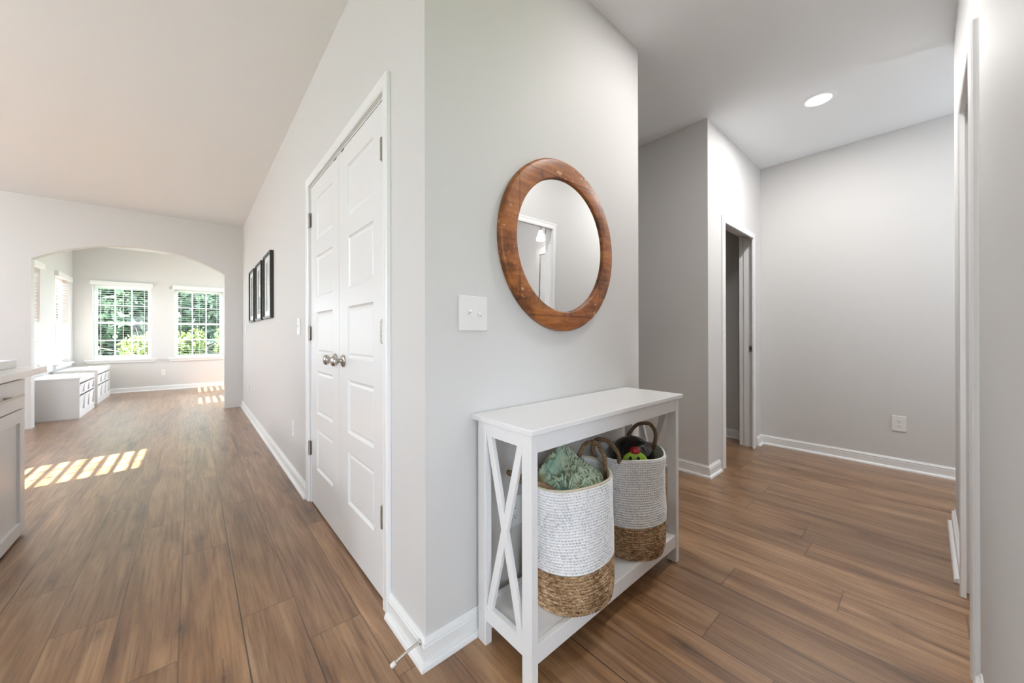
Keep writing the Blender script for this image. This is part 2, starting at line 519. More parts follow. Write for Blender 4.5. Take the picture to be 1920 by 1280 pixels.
def tube(bm, pts, rad, seg=10, caps=True, twist=None):
    P = [Vector(p) for p in pts]
    k = len(P)
    rads = rad if isinstance(rad, (list, tuple)) else [rad] * k
    t0 = (P[1] - P[0]).normalized()
    ref = Vector((0, 0, 1)) if abs(t0.z) < 0.9 else Vector((1, 0, 0))
    u = t0.cross(ref).normalized()
    rings = []
    for i in range(k):
        t = (P[min(i + 1, k - 1)] - P[max(i - 1, 0)]).normalized()
        u = (u - t * u.dot(t)).normalized()
        v = t.cross(u)
        ring = []
        for j in range(seg):
            a = 2 * PI * j / seg
            r = rads[i]
            if twist: r *= 1 + twist[1] * math.cos(3 * a + twist[0] * i)
            ring.append(bm.verts.new(P[i] + (u * math.cos(a) + v * math.sin(a)) * r))
        rings.append(ring)
    for i in range(k - 1):
        for j in range(seg):
            bm.faces.new((rings[i][j], rings[i][(j + 1) % seg], rings[i + 1][(j + 1) % seg], rings[i + 1][j]))
    if caps:
        bm.faces.new(rings[0][::-1]); bm.faces.new(rings[-1])

def lathe(bm, prof, origin, axis, seg=32, closed=False):
    """prof list of (r, h) along axis from origin"""
    ax = Vector(axis).normalized()
    ref = Vector((0, 0, 1)) if abs(ax.z) < 0.9 else Vector((1, 0, 0))
    u = ax.cross(ref).normalized(); v = ax.cross(u)
    o = Vector(origin)
    rings = []
    for r, h in prof:
        if r < 1e-6:
            rings.append([bm.verts.new(o + ax * h)])
        else:
            rings.append([bm.verts.new(o + ax * h + (u * math.cos(2 * PI * j / seg) + v * math.sin(2 * PI * j / seg)) * r) for j in range(seg)])
    pairs = list(zip(rings, rings[1:] + ([rings[0]] if closed else [])))
    if not closed: pairs = pairs[:len(rings) - 1]
    for A, B in pairs:
        for j in range(seg):
            a = A if len(A) == 1 else None
            if len(A) == 1 and len(B) == 1: continue
            if len(A) == 1: bm.faces.new((A[0], B[(j + 1) % seg], B[j]))
            elif len(B) == 1: bm.faces.new((A[j], A[(j + 1) % seg], B[0]))
            else: bm.faces.new((A[j], A[(j + 1) % seg], B[(j + 1) % seg], B[j]))
    bmesh.ops.recalc_face_normals(bm, faces=bm.faces)

def wall_y(bm, x, xt, y0, y1, z0, z1, holes):
    """wall running along y between faces x and x+xt with rectangular holes (ya,yb,za,zb)"""
    a, b = min(x, x + xt), max(x, x + xt)
    ys = y0
    for ya, yb, za, zb in sorted(holes):
        box(bm, a, b, ys, ya, z0, z1)
        if za > z0: box(bm, a, b, ya, yb, z0, za)
        if zb < z1: box(bm, a, b, ya, yb, zb, z1)
        ys = yb
    box(bm, a, b, ys, y1, z0, z1)

def wall_x(bm, y, yt, x0, x1, z0, z1, holes):
    a, b = min(y, y + yt), max(y, y + yt)
    xs = x0
    for xa, xb, za, zb in sorted(holes):
        box(bm, xs, xa, a, b, z0, z1)
        if za > z0: box(bm, xa, xb, a, b, z0, za)
        if zb < z1: box(bm, xa, xb, a, b, zb, z1)
        xs = xb
    box(bm, xs, x1, a, b, z0, z1)

# ------------------------------------------------------------------ shell
T = 0.12
bm = BM(); box(bm, XK - T, XC + T, -4.32, Y2 + T, -0.1, 0.0); struct('floor', bm, M_floor)
bm = BM(); box(bm, XK - T, XC + T, -4.32, Y2 + T, H, H + 0.12); struct('ceiling', bm, M_ceil)

DY0, DY1, DZ = 0.332, 1.548, 2.082            # double closet door opening in the corridor wall
bm = BM(); wall_y(bm, 0, T, 0, Y1, 0, H, [(DY0, DY1, 0, DZ)]); struct('wall_corridor', bm, M_wall)
XB = 1.396
bm = BM(); box(bm, T, XB, 0, T, 0, H); struct('wall_front', bm, M_wall)
bm = BM(); box(bm, XB - T, XB, T, 2.0, 0, H); struct('wall_passage_left', bm, M_wall)
bm = BM(); box(bm, XB - T, 2.561, 2.0, 2.12, 0, H); struct('wall_passage_end', bm, M_wall)
XG = 2.441
bm = BM(); box(bm, XG, XG + T, T, 2.0, 0, H); struct('wall_passage_right', bm, M_wall)
DX0, DX1, DZ2 = 2.712, 3.592, 2.085           # doorway at the hall end
bm = BM(); wall_x(bm, 0, T, XG, XC, 0, H, [(DX0, DX1, 0, DZ2)]); struct('wall_hall_back', bm, M_wall)
bm = BM(); box(bm, XC, XC + T, -4.2, 2.12, 0, H); struct('wall_hall_end', bm, M_wall)
bm = BM(); box(bm, XG + T, XC, 2.0, 2.12, 0, H); struct('wall_bedroom_back', bm, M_wall)
RX0, RX1 = 1.255, 1.925                       # bathroom doorway beside the camera
bm = BM(); wall_x(bm, YR, -T, 0.05, 2.75, 0, H, [(RX0, RX1, 0, 2.085)]); struct('wall_right', bm, M_wall)
bm = BM(); box(bm, 2.63, 2.75, -4.2, YR - T, 0, H); struct('wall_bathroom_end', bm, M_bath)
bm = BM(); box(bm, 0.05, 0.17, -4.2, YR - T, 0, H); struct('wall_bathroom_left', bm, M_bath)
bm = BM(); box(bm, 0.17, 2.63, -3.4, -3.28, 0, H); struct('wall_bathroom_back', bm, M_bath)

# arch wall
AX0, AX1, AZS, AZT = -2.061, -0.225, 2.02, 2.297
bm = BM()
def arch_pts(n=40):
    c = (AX0 + AX1) / 2; hw = (AX1 - AX0) / 2; rise = AZT - AZS
    R = (hw * hw + rise * rise) / (2 * rise); zc = AZT - R
    a0 = math.asin(hw / R)
    return [(c + R * math.sin(-a0 + 2 * a0 * i / n), zc + R * math.cos(-a0 + 2 * a0 * i / n)) for i in range(n + 1)]
ap = arch_pts()
ya, yb = Y1, Y1 + T
box(bm, XK, AX0, ya, yb, 0, H)
box(bm, AX1, 0.12, ya, yb, 0, H)
A = [[bm.verts.new((x, y, z)) for x, z in ap] for y in (ya, yb)]
B = [[bm.verts.new((x, y, H)) for x, z in ap] for y in (ya, yb)]
for i in range(len(ap) - 1):
    bm.faces.new((A[0][i], A[0][i + 1], B[0][i + 1], B[0][i]))
    bm.faces.new((A[1][i + 1], A[1][i], B[1][i], B[1][i + 1]))
    bm.faces.new((A[0][i + 1], A[0][i], A[1][i], A[1][i + 1]))
bmesh.ops.recalc_face_normals(bm, faces=bm.faces)
struct('wall_arch', bm, M_wall)

# sun room walls with their window holes
WZ0, WZ1 = 0.640, 2.075
far_w = [(-2.020, -1.225), (-0.880, -0.085), (0.42, 1.215), (1.45, 2.245)]  # the pair right of the arch is unseen, added for more daylight
right_fill_w = [(6.30, 7.14), (7.60, 8.44)]  # unseen windows, added to let more daylight into the sun room
left_w = [(6.24, 7.08), (7.82, 8.66)]
bm = BM(); wall_x(bm, Y2, T, XL - T, 2.52, 0, H, [(a, b, WZ0, WZ1) for a, b in far_w]); struct('wall_far', bm, M_wall)
bm = BM(); wall_y(bm, XL, -T, Y1 + T, Y2, 0, H, [(a, b, WZ0, WZ1) for a, b in left_w]); struct('wall_sunroom_left', bm, M_wall)
bm = BM(); wall_y(bm, 2.40, T, Y1 + T, Y2, 0, H, [(a, b, WZ0, WZ1) for a, b in right_fill_w]); struct('wall_sunroom_right', bm, M_wall)
bm = BM(); box(bm, 0.12, 2.52, Y1, Y1 + T, 0, H); struct('wall_sunroom_front', bm, M_wall)
kit_w = [(2.60, 3.36)]
bm = BM(); wall_y(bm, XK, -T, -4.2, Y1, 0, H, [(a, b, WZ0, WZ1) for a, b in kit_w]); struct('wall_kitchen', bm, M_wall)
back_fill_w = [(-4.8, -3.4), (-2.8, -1.2)]  # unseen rear windows, put in as daylight sources
bm = BM(); wall_x(bm, -4.2, -T, XK - T, XC + T, 0, H, [(a, b, WZ0, WZ1) for a, b in back_fill_w]); struct('wall_entry', bm, M_wall)

# ------------------------------------------------------------------ windows
win_no = [0]
def window(axis, plane, sgn, a, b, cols=3, sill=True, blind=None):
    """sash window in a hole a..b of the wall whose room face is `plane`; sgn: outward direction"""
    win_no[0] += 1
    def P(u, d, z):      # u along wall, d depth outward, z
        return (u, plane + sgn * d, z) if axis == 'x' else (plane + sgn * d, u, z)
    def bx(bm, u0, u1, d0, d1, z0, z1):
        p, q = P(u0, d0, z0), P(u1, d1, z1)
        box(bm, min(p[0], q[0]), max(p[0], q[0]), min(p[1], q[1]), max(p[1], q[1]), z0, z1)
    name = 'window_%d' % win_no[0]
    bm = BM()
    d0, d1 = 0.075, 0.118
    fw = 0.030
    bx(bm, a, a + fw, d0, d1, WZ0, WZ1); bx(bm, b - fw, b, d0, d1, WZ0, WZ1)
    bx(bm, a + fw, b - fw, d0, d1, WZ0, WZ0 + 0.022); bx(bm, a + fw, b - fw, d0, d1, WZ1 - fw, WZ1)
    root = struct(name, bm, M_vinyl)
    zm = 1.345
    bm = BM()
    s = 0.026
    for (z0, z1, dd) in ((WZ0 + 0.022, zm + 0.02, 0.080), (zm - 0.02, WZ1 - fw, 0.095)):
        u0, u1 = a + fw, b - fw
        bx(bm, u0, u0 + s, dd, dd + 0.015, z0, z1); bx(bm, u1 - s, u1, dd, dd + 0.015, z0, z1)
        bx(bm, u0 + s, u1 - s, dd, dd + 0.015, z0, z0 + 0.036); bx(bm, u0 + s, u1 - s, dd, dd + 0.015, z1 - 0.036, z1)
        for k in range(1, cols):
            uc = u0 + s + (u1 - u0 - 2 * s) * k / cols
            bx(bm, uc - 0.010, uc + 0.010, dd + 0.002, dd + 0.013, z0 + 0.036, z1 - 0.036)
        zc = (z0 + z1) / 2
        bx(bm, u0 + s, u1 - s, dd + 0.003, dd + 0.012, zc - 0.010, zc + 0.010)
    struct('sash', bm, M_vinyl, parent=root)
    bm = BM()
    for (z0, z1, dd) in ((WZ0 + 0.03, zm, 0.0875), (zm, WZ1 - fw, 0.1025)):
        vs = [bm.verts.new(P(u, dd, z)) for u, z in ((a + fw, z0), (b - fw, z0), (b - fw, z1), (a + fw, z1))]
        bm.faces.new(vs)
    struct('pane', bm, M_glass, parent=root)
    if sill:
        bm = BM()
        bx(bm, a - 0.095, b + 0.08, -0.050, -0.0005, WZ0 - 0.018, WZ0 + 0.004)
        bx(bm, a + 0.0005, b - 0.0005, -0.0005, 0.074, WZ0 + 0.0005, WZ0 + 0.004)
        bx(bm, a - 0.075, b + 0.06, -0.022, -0.0005, WZ0 - 0.062, WZ0 - 0.018)
        struct('window_sill', bm, M_trim, parent=root, bevel=0.004)
    if blind:
        label, zbot, step, opened = blind
        u0, u1 = a + 0.006, b - 0.006
        loc = P((a + b) / 2, 0.04, WZ1)
        r = empty('window_blind', loc, label, 'blind', 'white horizontal blinds in the sun room windows' if axis == 'x' or plane == XL else 'kitchen blinds')
        bm = BM()
        dc = 0.040
        hs = 0.024 if plane != XK else 0.017
        z = zbot + 0.03
        while z < WZ1 - 0.045:
            p, q = P(u0, dc - hs, z), P(u1, dc + hs, z + 0.0024)
            box(bm, min(p[0], q[0]), max(p[0], q[0]), min(p[1], q[1]), max(p[1], q[1]), z, z + 0.0024)
            z += step
        o = to_obj('slats', bm, M_blind); o.parent = r; o.matrix_parent_inverse = Matrix.Translation(-Vector(loc))
        bm = BM(); bx(bm, u0, u1, dc - 0.024, dc + 0.024, zbot, zbot + 0.018)
        o = to_obj('bottom_rail', bm, M_vinyl); o.parent = r; o.matrix_parent_inverse = Matrix.Translation(-Vector(loc))
        bm = BM(); bx(bm, a - 0.030, b + 0.028, -0.045, -0.0005, WZ1 - 0.022, WZ1 + 0.060)
        o = to_obj('valance', bm, M_trim, bevel=0.004); o.parent = r; o.matrix_parent_inverse = Matrix.Translation(-Vector(loc))
        bm = BM()
        for f in (0.12, 0.5, 0.88):
            for dd in (dc - 0.026, dc + 0.0255):
                uc = u0 + (u1 - u0) * f
                bx(bm, uc - 0.002, uc + 0.002, dd - 0.0006, dd + 0.0006, zbot + 0.005, WZ1 - 0.02)
        o = to_obj('ladder_cord', bm, M_trim); o.parent = r; o.matrix_parent_inverse = Matrix.Translation(-Vector(loc))
    return root

window('x', Y2, 1, *far_w[0], blind=('white slatted blind in the far window at left, raised a little off the sill', 0.700, 0.0435, 1))
window('x', Y2, 1, *far_w[1], blind=('white slatted blind in the far window at right, lowered to the sill', 0.648, 0.0435, 1))
window('x', Y2, 1, *far_w[2])
window('x', Y2, 1, *far_w[3])
window('y', 2.40, 1, *right_fill_w[0])
window('y', 2.40, 1, *right_fill_w[1])
window('y', XL, -1, *left_w[0], blind=('bright slatted blind above the nearer white storage bench', 0.655, 0.0435, 1))
window('y', XL, -1, *left_w[1], blind=('bright slatted blind above the farther white storage bench, by the room corner', 0.700, 0.0435, 1))
window('y', XK, -1, *kit_w[0], sill=False, blind=('white slatted blind on the kitchen window left of the photo', 0.66, 0.0435, 1))
window('x', -4.2, -1, *back_fill_w[0], sill=False)
window('x', -4.2, -1, *back_fill_w[1], sill=False)

# daylight sampling portals, one per window
def portal(axis, plane, sgn, a, b):
    cz = (WZ0 + WZ1) / 2; c = (a + b) / 2; d = 0.135
    loc = (c, plane + sgn * d, cz) if axis == 'x' else (plane + sgn * d, c, cz)
    dr = (0, -sgn, 0) if axis == 'x' else (-sgn, 0, 0)
    area('daylight_portal', loc, dr, b - a, WZ1 - WZ0, 1, portal=True)
for a, b in far_w: portal('x', Y2, 1, a, b)
for a, b in left_w: portal('y', XL, -1, a, b)
for a, b in right_fill_w: portal('y', 2.40, 1, a, b)
for a, b in kit_w: portal('y', XK, -1, a, b)
for a, b in back_fill_w: portal('x', -4.2, -1, a, b)

# ------------------------------------------------------------------ baseboards, casings
HB = 0.092
BASE = [(0.0005, 0.0), (0.030, 0.0), (0.0295, 0.007), (0.027, 0.013), (0.0225, 0.0175), (0.0145, 0.0195),
        (0.0145, 0.0640), (0.0110, 0.0665), (0.0110, 0.0700), (0.0140, 0.0725), (0.0135, 0.0770), (0.0085, 0.0805), (0.0085, 0.0835), (0.0050, 0.0880), (0.0045, HB), (0.0005, HB)]
def baseboard(name, pts, flip):
    bm = BM()
    sweep(bm, [(x, y, 0.0005) for x, y in pts], (0, 0, 1), BASE, flip)
    return struct(name, bm, M_trim, autos=math.radians(20))
CO = 0.058
baseboard('baseboard_corridor', [(0, Y1 - 0.001), (0, DY1 + CO)], -1)
baseboard('baseboard_corner', [(0, DY0 - CO), (0, 0), (XB, 0), (XB, 1.999)], -1)
baseboard('baseboard_passage', [(XG, 1.999), (XG, 0), (2.664, 0)], -1)
baseboard('baseboard_hall_end', [(3.652, 0), (XC, 0), (XC, -4.19)], -1)
baseboard('baseboard_right', [(2.75, -4.19), (2.75, YR), (1.987, YR)], -1)
baseboard('baseboard_right_near', [(1.193, YR), (0.05, YR), (0.05, -4.19)], -1)
baseboard('baseboard_arch_right', [(AX1, Y1 + T + 0.001), (AX1, Y1), (-0.031, Y1)], 1)
baseboard('baseboard_arch_left', [(AX0, Y1 + T - 0.001), (AX0, Y1), (-5.39, Y1)], -1)
baseboard('baseboard_far', [(XL + 0.031, Y2), (2.40, Y2), (2.40, Y1 + T + 0.03)], -1)
baseboard('baseboard_sunroom_left', [(XL, Y1 + T + 0.001), (XL, Y2)], -1)
baseboard('baseboard_bedroom', [(XC, 0.121), (XC, 1.99)], 1)

CAS = [(0.006, 0.0005), (0.006, 0.010), (0.012, 0.0145), (0.022, 0.0125), (0.030, 0.0135), (0.044, 0.0175), (0.056, 0.0175), (0.0605, 0.0145), (0.062, 0.0005)]
def casing(name, pts, nrm, flip, width=0.062):
    k = width / 0.062
    bm = BM()
    sweep(bm, pts, nrm, [(a * k, b) for a, b in CAS], flip)
    return struct(name, bm, M_trim, autos=math.radians(40))
# closet casing (corridor wall faces -x)
casing('trim_1', [(0, DY0, 0.001), (0, DY0, DZ), (0, DY1, DZ), (0, DY1, 0.001)], (-1, 0, 0), -1, 0.058)
casing('trim_2', [(DX0, 0, 0.001), (DX0, 0, DZ2), (DX1, 0, DZ2), (DX1, 0, 0.001)], (0, -1, 0), -1)
casing('trim_3', [(RX0, YR, 0.001), (RX0, YR, 2.085), (RX1, YR, 2.085), (RX1, YR, 0.001)], (0, 1, 0), 1, 0.064)

def jamb(name, axis, plane, sgn, a, b, ztop, depth=T, stop=True):
    bm = BM()
    t = 0.012
    def bx(u0, u1, d0, d1, z0, z1):
        p, q = plane + sgn * d0, plane + sgn * d1
        if axis == 'x': box(bm, u0, u1, min(p, q), max(p, q), z0, z1)
        else: box(bm, min(p, q), max(p, q), u0, u1, z0, z1)
    e = 0.0008
    bx(a + e, a + t, -0.001, depth + 0.001, 0.001, ztop - e)
    bx(b - t, b - e, -0.001, depth + 0.001, 0.001, ztop - e)
    bx(a + t, b - t, -0.001, depth + 0.001, ztop - t, ztop - e)
    if stop:
        d0, d1 = 0.045, 0.080
        bx(a + t, a + t + 0.010, d0, d1, 0.001, ztop - t)
        bx(b - t - 0.010, b - t, d0, d1, 0.001, ztop - t)
        bx(a + t + 0.010, b - t - 0.010, d0, d1, ztop - t - 0.010, ztop - t)
    return struct(name, bm, M_trim, bevel=0.001)
jamb('trim_4', 'x', 0, 1, DX0, DX1, DZ2)
jamb('trim_5', 'x', YR, -1, RX0, RX1, 2.085)
bm = BM()
box(bm, 0.002, T, DY0 + 0.0008, DY0 + 0.010, 0.001, DZ - 0.001); box(bm, 0.002, T, DY1 - 0.010, DY1 - 0.0008, 0.001, DZ - 0.001)
box(bm, 0.002, T, DY0 + 0.010, DY1 - 0.010, DZ - 0.0095, DZ - 0.001)
struct('trim_6', bm, M_trim)
# strike plate on the hall doorway jamb
bm = BM(); box(bm, DX1 - T * 0 - 0.0145, DX1 - 0.0122, 0.010, 0.040, 0.930, 0.990)
sp_ = to_obj('strike_plate', bm, M_nickel); tag(sp_, 'small metal strike plate let into the right jamb of the hall doorway', 'strike plate')
bm = BM(); box(bm, DX1 - 0.0152, DX1 - 0.0146, 0.018, 0.032, 0.950, 0.972)
to_obj('latch_hole', bm, M_slot, parent=sp_)

# ------------------------------------------------------------------ closet double doors
ROWS = [(0.250, 0.512), (0.607, 0.877), (0.985, 1.246), (1.342, 1.600), (1.703, 1.962)]
def leaf(name, y0, y1, py0, py1):
    """five panel leaf, face at x=0.004, in the corridor wall"""
    xf, th = 0.004, 0.035
    bm = BM()
    z0, z1 = 0.012, DZ - 0.012
    ys = [y0, py0, py1, y1]
    zs = [z0] + [v for r in ROWS for v in r] + [z1]
    def V(y, z, x=xf): return bm.verts.new((x, y, z))
    for i in range(3):
        for j in range(len(zs) - 1):
            panel = (i == 1 and j % 2 == 1)
            a, b, c, d = ys[i], ys[i + 1], zs[j], zs[j + 1]
            if not panel:
                bm.faces.new([V(a, c), V(b, c), V(b, d), V(a, d)])
            else:
                # moulded recess: slope in, flat groove, raise slightly, flat field
                rings = []
                for off, dx in ((0, 0), (0.004, 0.0045), (0.010, 0.0085), (0.015, 0.0095), (0.022, 0.0065), (0.026, 0.0055)):
                    rings.append([V(y, z, xf + dx) for y, z in ((a + off, c + off), (b - off, c + off), (b - off, d - off), (a + off, d - off))])
                for A, B in zip(rings, rings[1:]):
                    for k in range(4):
                        bm.faces.new((A[k], A[(k + 1) % 4], B[(k + 1) % 4], B[k]))
                bm.faces.new(rings[-1])
    # sides and back
    bb = [V(y, z, xf + th) for y, z in ((y0, z0), (y1, z0), (y1, z1), (y0, z1))]
    bm.faces.new(bb[::-1])
    ff = [V(y, z, xf) for y, z in ((y0, z0), (y1, z0), (y1, z1), (y0, z1))]
    for k in range(4):
        bm.faces.new((ff[k], bb[k], bb[(k + 1) % 4], ff[(k + 1) % 4]))
    bmesh.ops.remove_doubles(bm, verts=bm.verts, dist=1e-5)
    bmesh.ops.recalc_face_normals(bm, faces=bm.faces)
    return struct(name, bm, M_door)

def knob(parent, y, z):
    bm = BM()
    prof = [(0, 0.0), (0.031, 0.0), (0.0325, 0.003), (0.030, 0.007), (0.014, 0.010), (0.0105, 0.014), (0.0105, 0.026),
            (0.016, 0.030), (0.0245, 0.037), (0.0275, 0.045), (0.0265, 0.053), (0.020, 0.060), (0.010, 0.0635), (0, 0.064)]
    lathe(bm, prof, (0.0035, y, z), (-1, 0, 0), 28)
    o = to_obj('door_knob', bm, M_nickel, parent=parent, smooth=True)
    return o

def hinge(parent, y, z, side):
    bm = BM()
    n = 5
    for k in range(n):
        za = z - 0.045 + 0.09 * k / n
        lathe(bm, [(0, 0), (0.0078, 0), (0.0078, 0.0168), (0, 0.0168)], (-0.0068, y, za), (0, 0, 1), 14)
    lathe(bm, [(0, 0), (0.0045, 0.001), (0.0035, 0.004), (0, 0.005)], (-0.0068, y, z + 0.045), (0, 0, 1), 12)
    lathe(bm, [(0, -0.005), (0.0035, -0.004), (0.0045, -0.001), (0, 0)], (-0.0068, y, z - 0.045), (0, 0, 1), 12)
    box(bm, 0.0005, 0.0038, y - 0.006 + side * 0.012, y + 0.006 + side * 0.012, z - 0.044, z + 0.044)
    return to_obj('hinge', bm, M_hinge, parent=parent, autos=math.radians(40))

d1 = leaf('door_1', DY0 + 0.013, 0.9385, 0.463, 0.804)
d2 = leaf('door_2', 0.9425, DY1 - 0.013, 1.062, 1.404)
knob(d1, 0.872, 0.968); knob(d2, 1.008, 0.968)
for z in (1.858, 1.115, 0.361):
    hinge(d1, DY0 + 0.011, z, 1); hinge(d2, DY1 - 0.011, z, -1)
# ball catches at the head
bm = BM(); box(bm, 0.000, 0.020, 0.86, 0.90, DZ - 0.0185, DZ - 0.0125); to_obj('ball_catch', bm, M_hinge, parent=d1)
bm = BM(); box(bm, 0.000, 0.020, 0.985, 1.025, DZ - 0.0185, DZ - 0.0125); to_obj('ball_catch', bm, M_hinge, parent=d2)

# door stop on the corner baseboard
ds = empty('door_stop', (-0.0145, 0.0, 0.075), 'spring door stop with white tip sticking out of the baseboard corner', 'door stop')
ds.location = (-0.0145, 0.012, 0.072)
bm = BM()
pts = [Vector((-0.000, 0, 0)) + Vector((-0.084 * t, 0.012 * t, -0.030 * t + 0.004 * math.sin(PI * t))) for t in [i / 60 for i in range(61)]]
tube(bm, pts, [0.0042 + 0.0007 * math.sin(i * 2.1) for i in range(61)], 10)
lathe(bm, [(0, 0), (0.009, 0), (0.008, 0.003), (0.004, 0.005)], (0, 0, 0), (-1, 0, 0), 16)
to_obj('spring', bm, M_nickel, parent=ds, smooth=True)
bm = BM()
e = pts[-1]; d = (pts[-1] - pts[-3]).normalized()
lathe(bm, [(0, -0.002), (0.0072, -0.002), (0.0075, 0.010), (0.0062, 0.014), (0, 0.0145)], e, d, 18)
to_obj('rubber_tip', bm, M_rubber, parent=ds, smooth=True)

# ------------------------------------------------------------------ plates: switches and outlets
def wallframe(axis, plane, sgn):
    """returns function mapping (u, out, z) for a plate on a wall"""
    if axis == 'x': return lambda u, d, z: (u, plane + sgn * d, z)
    return lambda u, d, z: (plane + sgn * d, u, z)

def plate(kind, axis, plane, sgn, u, z, w_, h_, label, cat, name):
    P = wallframe(axis, plane, sgn)
    loc = P(u, 0.0, z)
    r = empty(name, loc, label, cat)
    def bxl(bm, u0, u1, d0, d1, z0, z1):
        p, q = P(u0, d0, z0), P(u1, d1, z1)
        a = [p[i] - loc[i] for i in range(3)]; b = [q[i] - loc[i] for i in range(3)]
        box(bm, min(a[0], b[0]), max(a[0], b[0]), min(a[1], b[1]), max(a[1], b[1]), min(a[2], b[2]), max(a[2], b[2]))
    bm = BM(); bxl(bm, u - w_ / 2, u + w_ / 2, 0.0004, 0.0065, z - h_ / 2, z + h_ / 2)
    to_obj('wall_plate', bm, M_plate, parent=r, bevel=0.0025)
    if kind.startswith('switch'):
        n = int(kind[-1])
        for k in range(n):
            uc = u + (k - (n - 1) / 2) * 0.046
            up = 1 if k % 2 == 0 else -1
            bm = BM()
            c = Vector(P(uc, 0.0125, z + up * 0.003)) - Vector(loc)
            out = Vector(P(0, 1, 0)) - Vector(P(0, 0, 0))
            al = Vector(P(1, 0, 0)) - Vector(P(0, 0, 0))
            dv = (out * 0.85 + Vector((0, 0, up * 0.55))).normalized()
            obox(bm, c, al * 0.0045, dv * 0.010, dv.cross(al).normalized() * 0.004)
            to_obj('toggle', bm, M_plate, parent=r, bevel=0.0012)
            for zz in (0.030, -0.030):
                bm = BM()
                lathe(bm, [(0, 0.0062), (0.0028, 0.0062), (0.0028, 0.0072), (0, 0.0075)], Vector(P(uc, 0, z + zz)) - Vector(loc), out, 12)
                to_obj('screw', bm, M_plate, parent=r)
    if kind == 'outlet':
        out = Vector(P(0, 1, 0)) - Vector(P(0, 0, 0))
        for s in (1, -1):
            zc = z + s * 0.0195
            bm = BM(); bxl(bm, u - 0.0165, u + 0.0165, 0.006, 0.0078, zc - 0.0135, zc + 0.0135)
            f = to_obj('socket', bm, M_plate, parent=r, bevel=0.003)
            bm = BM()
            bxl(bm, u - 0.0080, u - 0.0058, 0.0074, 0.0081, zc - 0.002, zc + 0.0065)
            bxl(bm, u + 0.0058, u + 0.0080, 0.0074, 0.0081, zc - 0.001, zc + 0.006)
            lathe(bm, [(0, 0.0074), (0.0027, 0.0074), (0.0027, 0.0081), (0, 0.0081)], Vector(P(u, 0, zc - 0.0075)) - Vector(loc), out, 12)
            to_obj('slots', bm, M_slot, parent=f)
    return r
plate('switch2', 'x', 0, -1, 0.197, 1.180, 0.130, 0.128, 'white double toggle switch plate left of the round mirror', 'light switch', 'light_switch')
plate('switch1', 'y', 0, -1, 1.87, 1.165, 0.078, 0.122, 'white single toggle switch between closet door and black frames', 'light switch', 'light_switch')
plate('outlet', 'y', 0, -1, 2.06, 0.385, 0.075, 0.118, 'white outlet plate low on the corridor wall beyond the closet door', 'outlet', 'wall_outlet')
plate('outlet', 'y', XC, -1, -0.937, 0.372, 0.080, 0.125, 'white outlet low on the plain end wall of the hall', 'outlet', 'wall_outlet')
plate('outlet', 'x', Y2, -1, -1.055, 0.352, 0.075, 0.120, 'white outlet below and between the two far windows', 'outlet', 'wall_outlet')
plate('outlet', 'x', 0, -1, 0.405, 0.385, 0.078, 0.122, 'white outlet on the wall behind the console table baskets', 'outlet', 'wall_outlet')
plate('blank', 'y', 0, -1, 5.25, 1.20, 0.075, 0.120, 'small white wall plate at switch height near the arch', 'wall plate', 'wall_plate')
plate('blank', 'y', 0, -1, 4.95, 0.36, 0.075, 0.120, 'small white wall plate low on the corridor wall near the arch', 'wall plate', 'wall_plate')

# ------------------------------------------------------------------ picture frames
def picture(y0, y1, z0, z1, label):
    yc, zc = (y0 + y1) / 2, (z0 + z1) / 2
    r = empty('picture_frame', (0, yc, zc), label, 'picture frame', 'black framed pictures on the corridor wall')
    hw, hh = (y1 - y0) / 2, (z1 - z0) / 2
    bm = BM()
    prof = [(0, 0.0006), (0, 0.032), (0.020, 0.032), (0.020, 0.012), (0.022, 0.0006)]
    sweep(bm, [(0, -hw, -hh), (0, -hw, hh), (0, hw, hh), (0, hw, -hh)], (-1, 0, 0), prof, 1, closed=True)
    to_obj('frame', bm, M_black, parent=r)
    bm = BM(); box(bm, -0.014, -0.003, -hw + 0.019, hw - 0.019, -hh + 0.019, hh - 0.019)
    to_obj('print', bm, M_art, parent=r)
    bm = BM()
    sweep(bm, [(0, -hw + 0.02, -hh + 0.02), (0, -hw + 0.02, hh - 0.02), (0, hw - 0.02, hh - 0.02), (0, hw - 0.02, -hh + 0.02)], (-1, 0, 0),
          [(0, 0.0145), (0, 0.0165), (0.055, 0.0165), (0.056, 0.0145)], 1, closed=True)
    to_obj('mat_board', bm, M_trim, parent=r)
picture(2.945, 3.405, 1.272, 1.918, 'nearest and largest looking of three black framed pictures in a row')
picture(3.565, 4.025, 1.272, 1.918, 'middle one of three black framed pictures on the corridor wall')
picture(4.185, 4.645, 1.272, 1.918, 'black framed picture closest to the arch, last of the row')

# ------------------------------------------------------------------ round mirror
MC = (0.697, 0, 1.502)
MRX, MRZ = 0.014, -0.0155
mr = empty('round_mirror', MC, 'round wall mirror in a thick reddish brown wooden ring above the console table', 'mirror')
bm = BM()
RO, RI = 0.385, 0.297
prof = []
for r, h in [(RI, 0.004), (RI, 0.024), (RI + 0.003, 0.0285), (RI + 0.008, 0.030), (RO - 0.010, 0.0300), (RO - 0.004, 0.0275), (RO, 0.021), (RO, 0.006), (RO - 0.003, 0.0010), (RI, 0.0010)]:
    prof.append((r, h))
lathe(bm, prof, (0, 0, 0), (0, -1, 0), 160, closed=True)
fr = to_obj('wooden_frame', bm, M_ring, parent=mr, autos=math.radians(50))
bm = BM()
lathe(bm, [(0, 0.0105), (RI + 0.002, 0.0105), (RI + 0.002, 0.006), (0, 0.006)], (0, 0, 0), (0, -1, 0), 128)
mg = to_obj('mirror_glass', bm, M_mirror, parent=mr)
mg.location = (0, -0.004, 0)
mg.rotation_euler = (MRX, 0, MRZ)

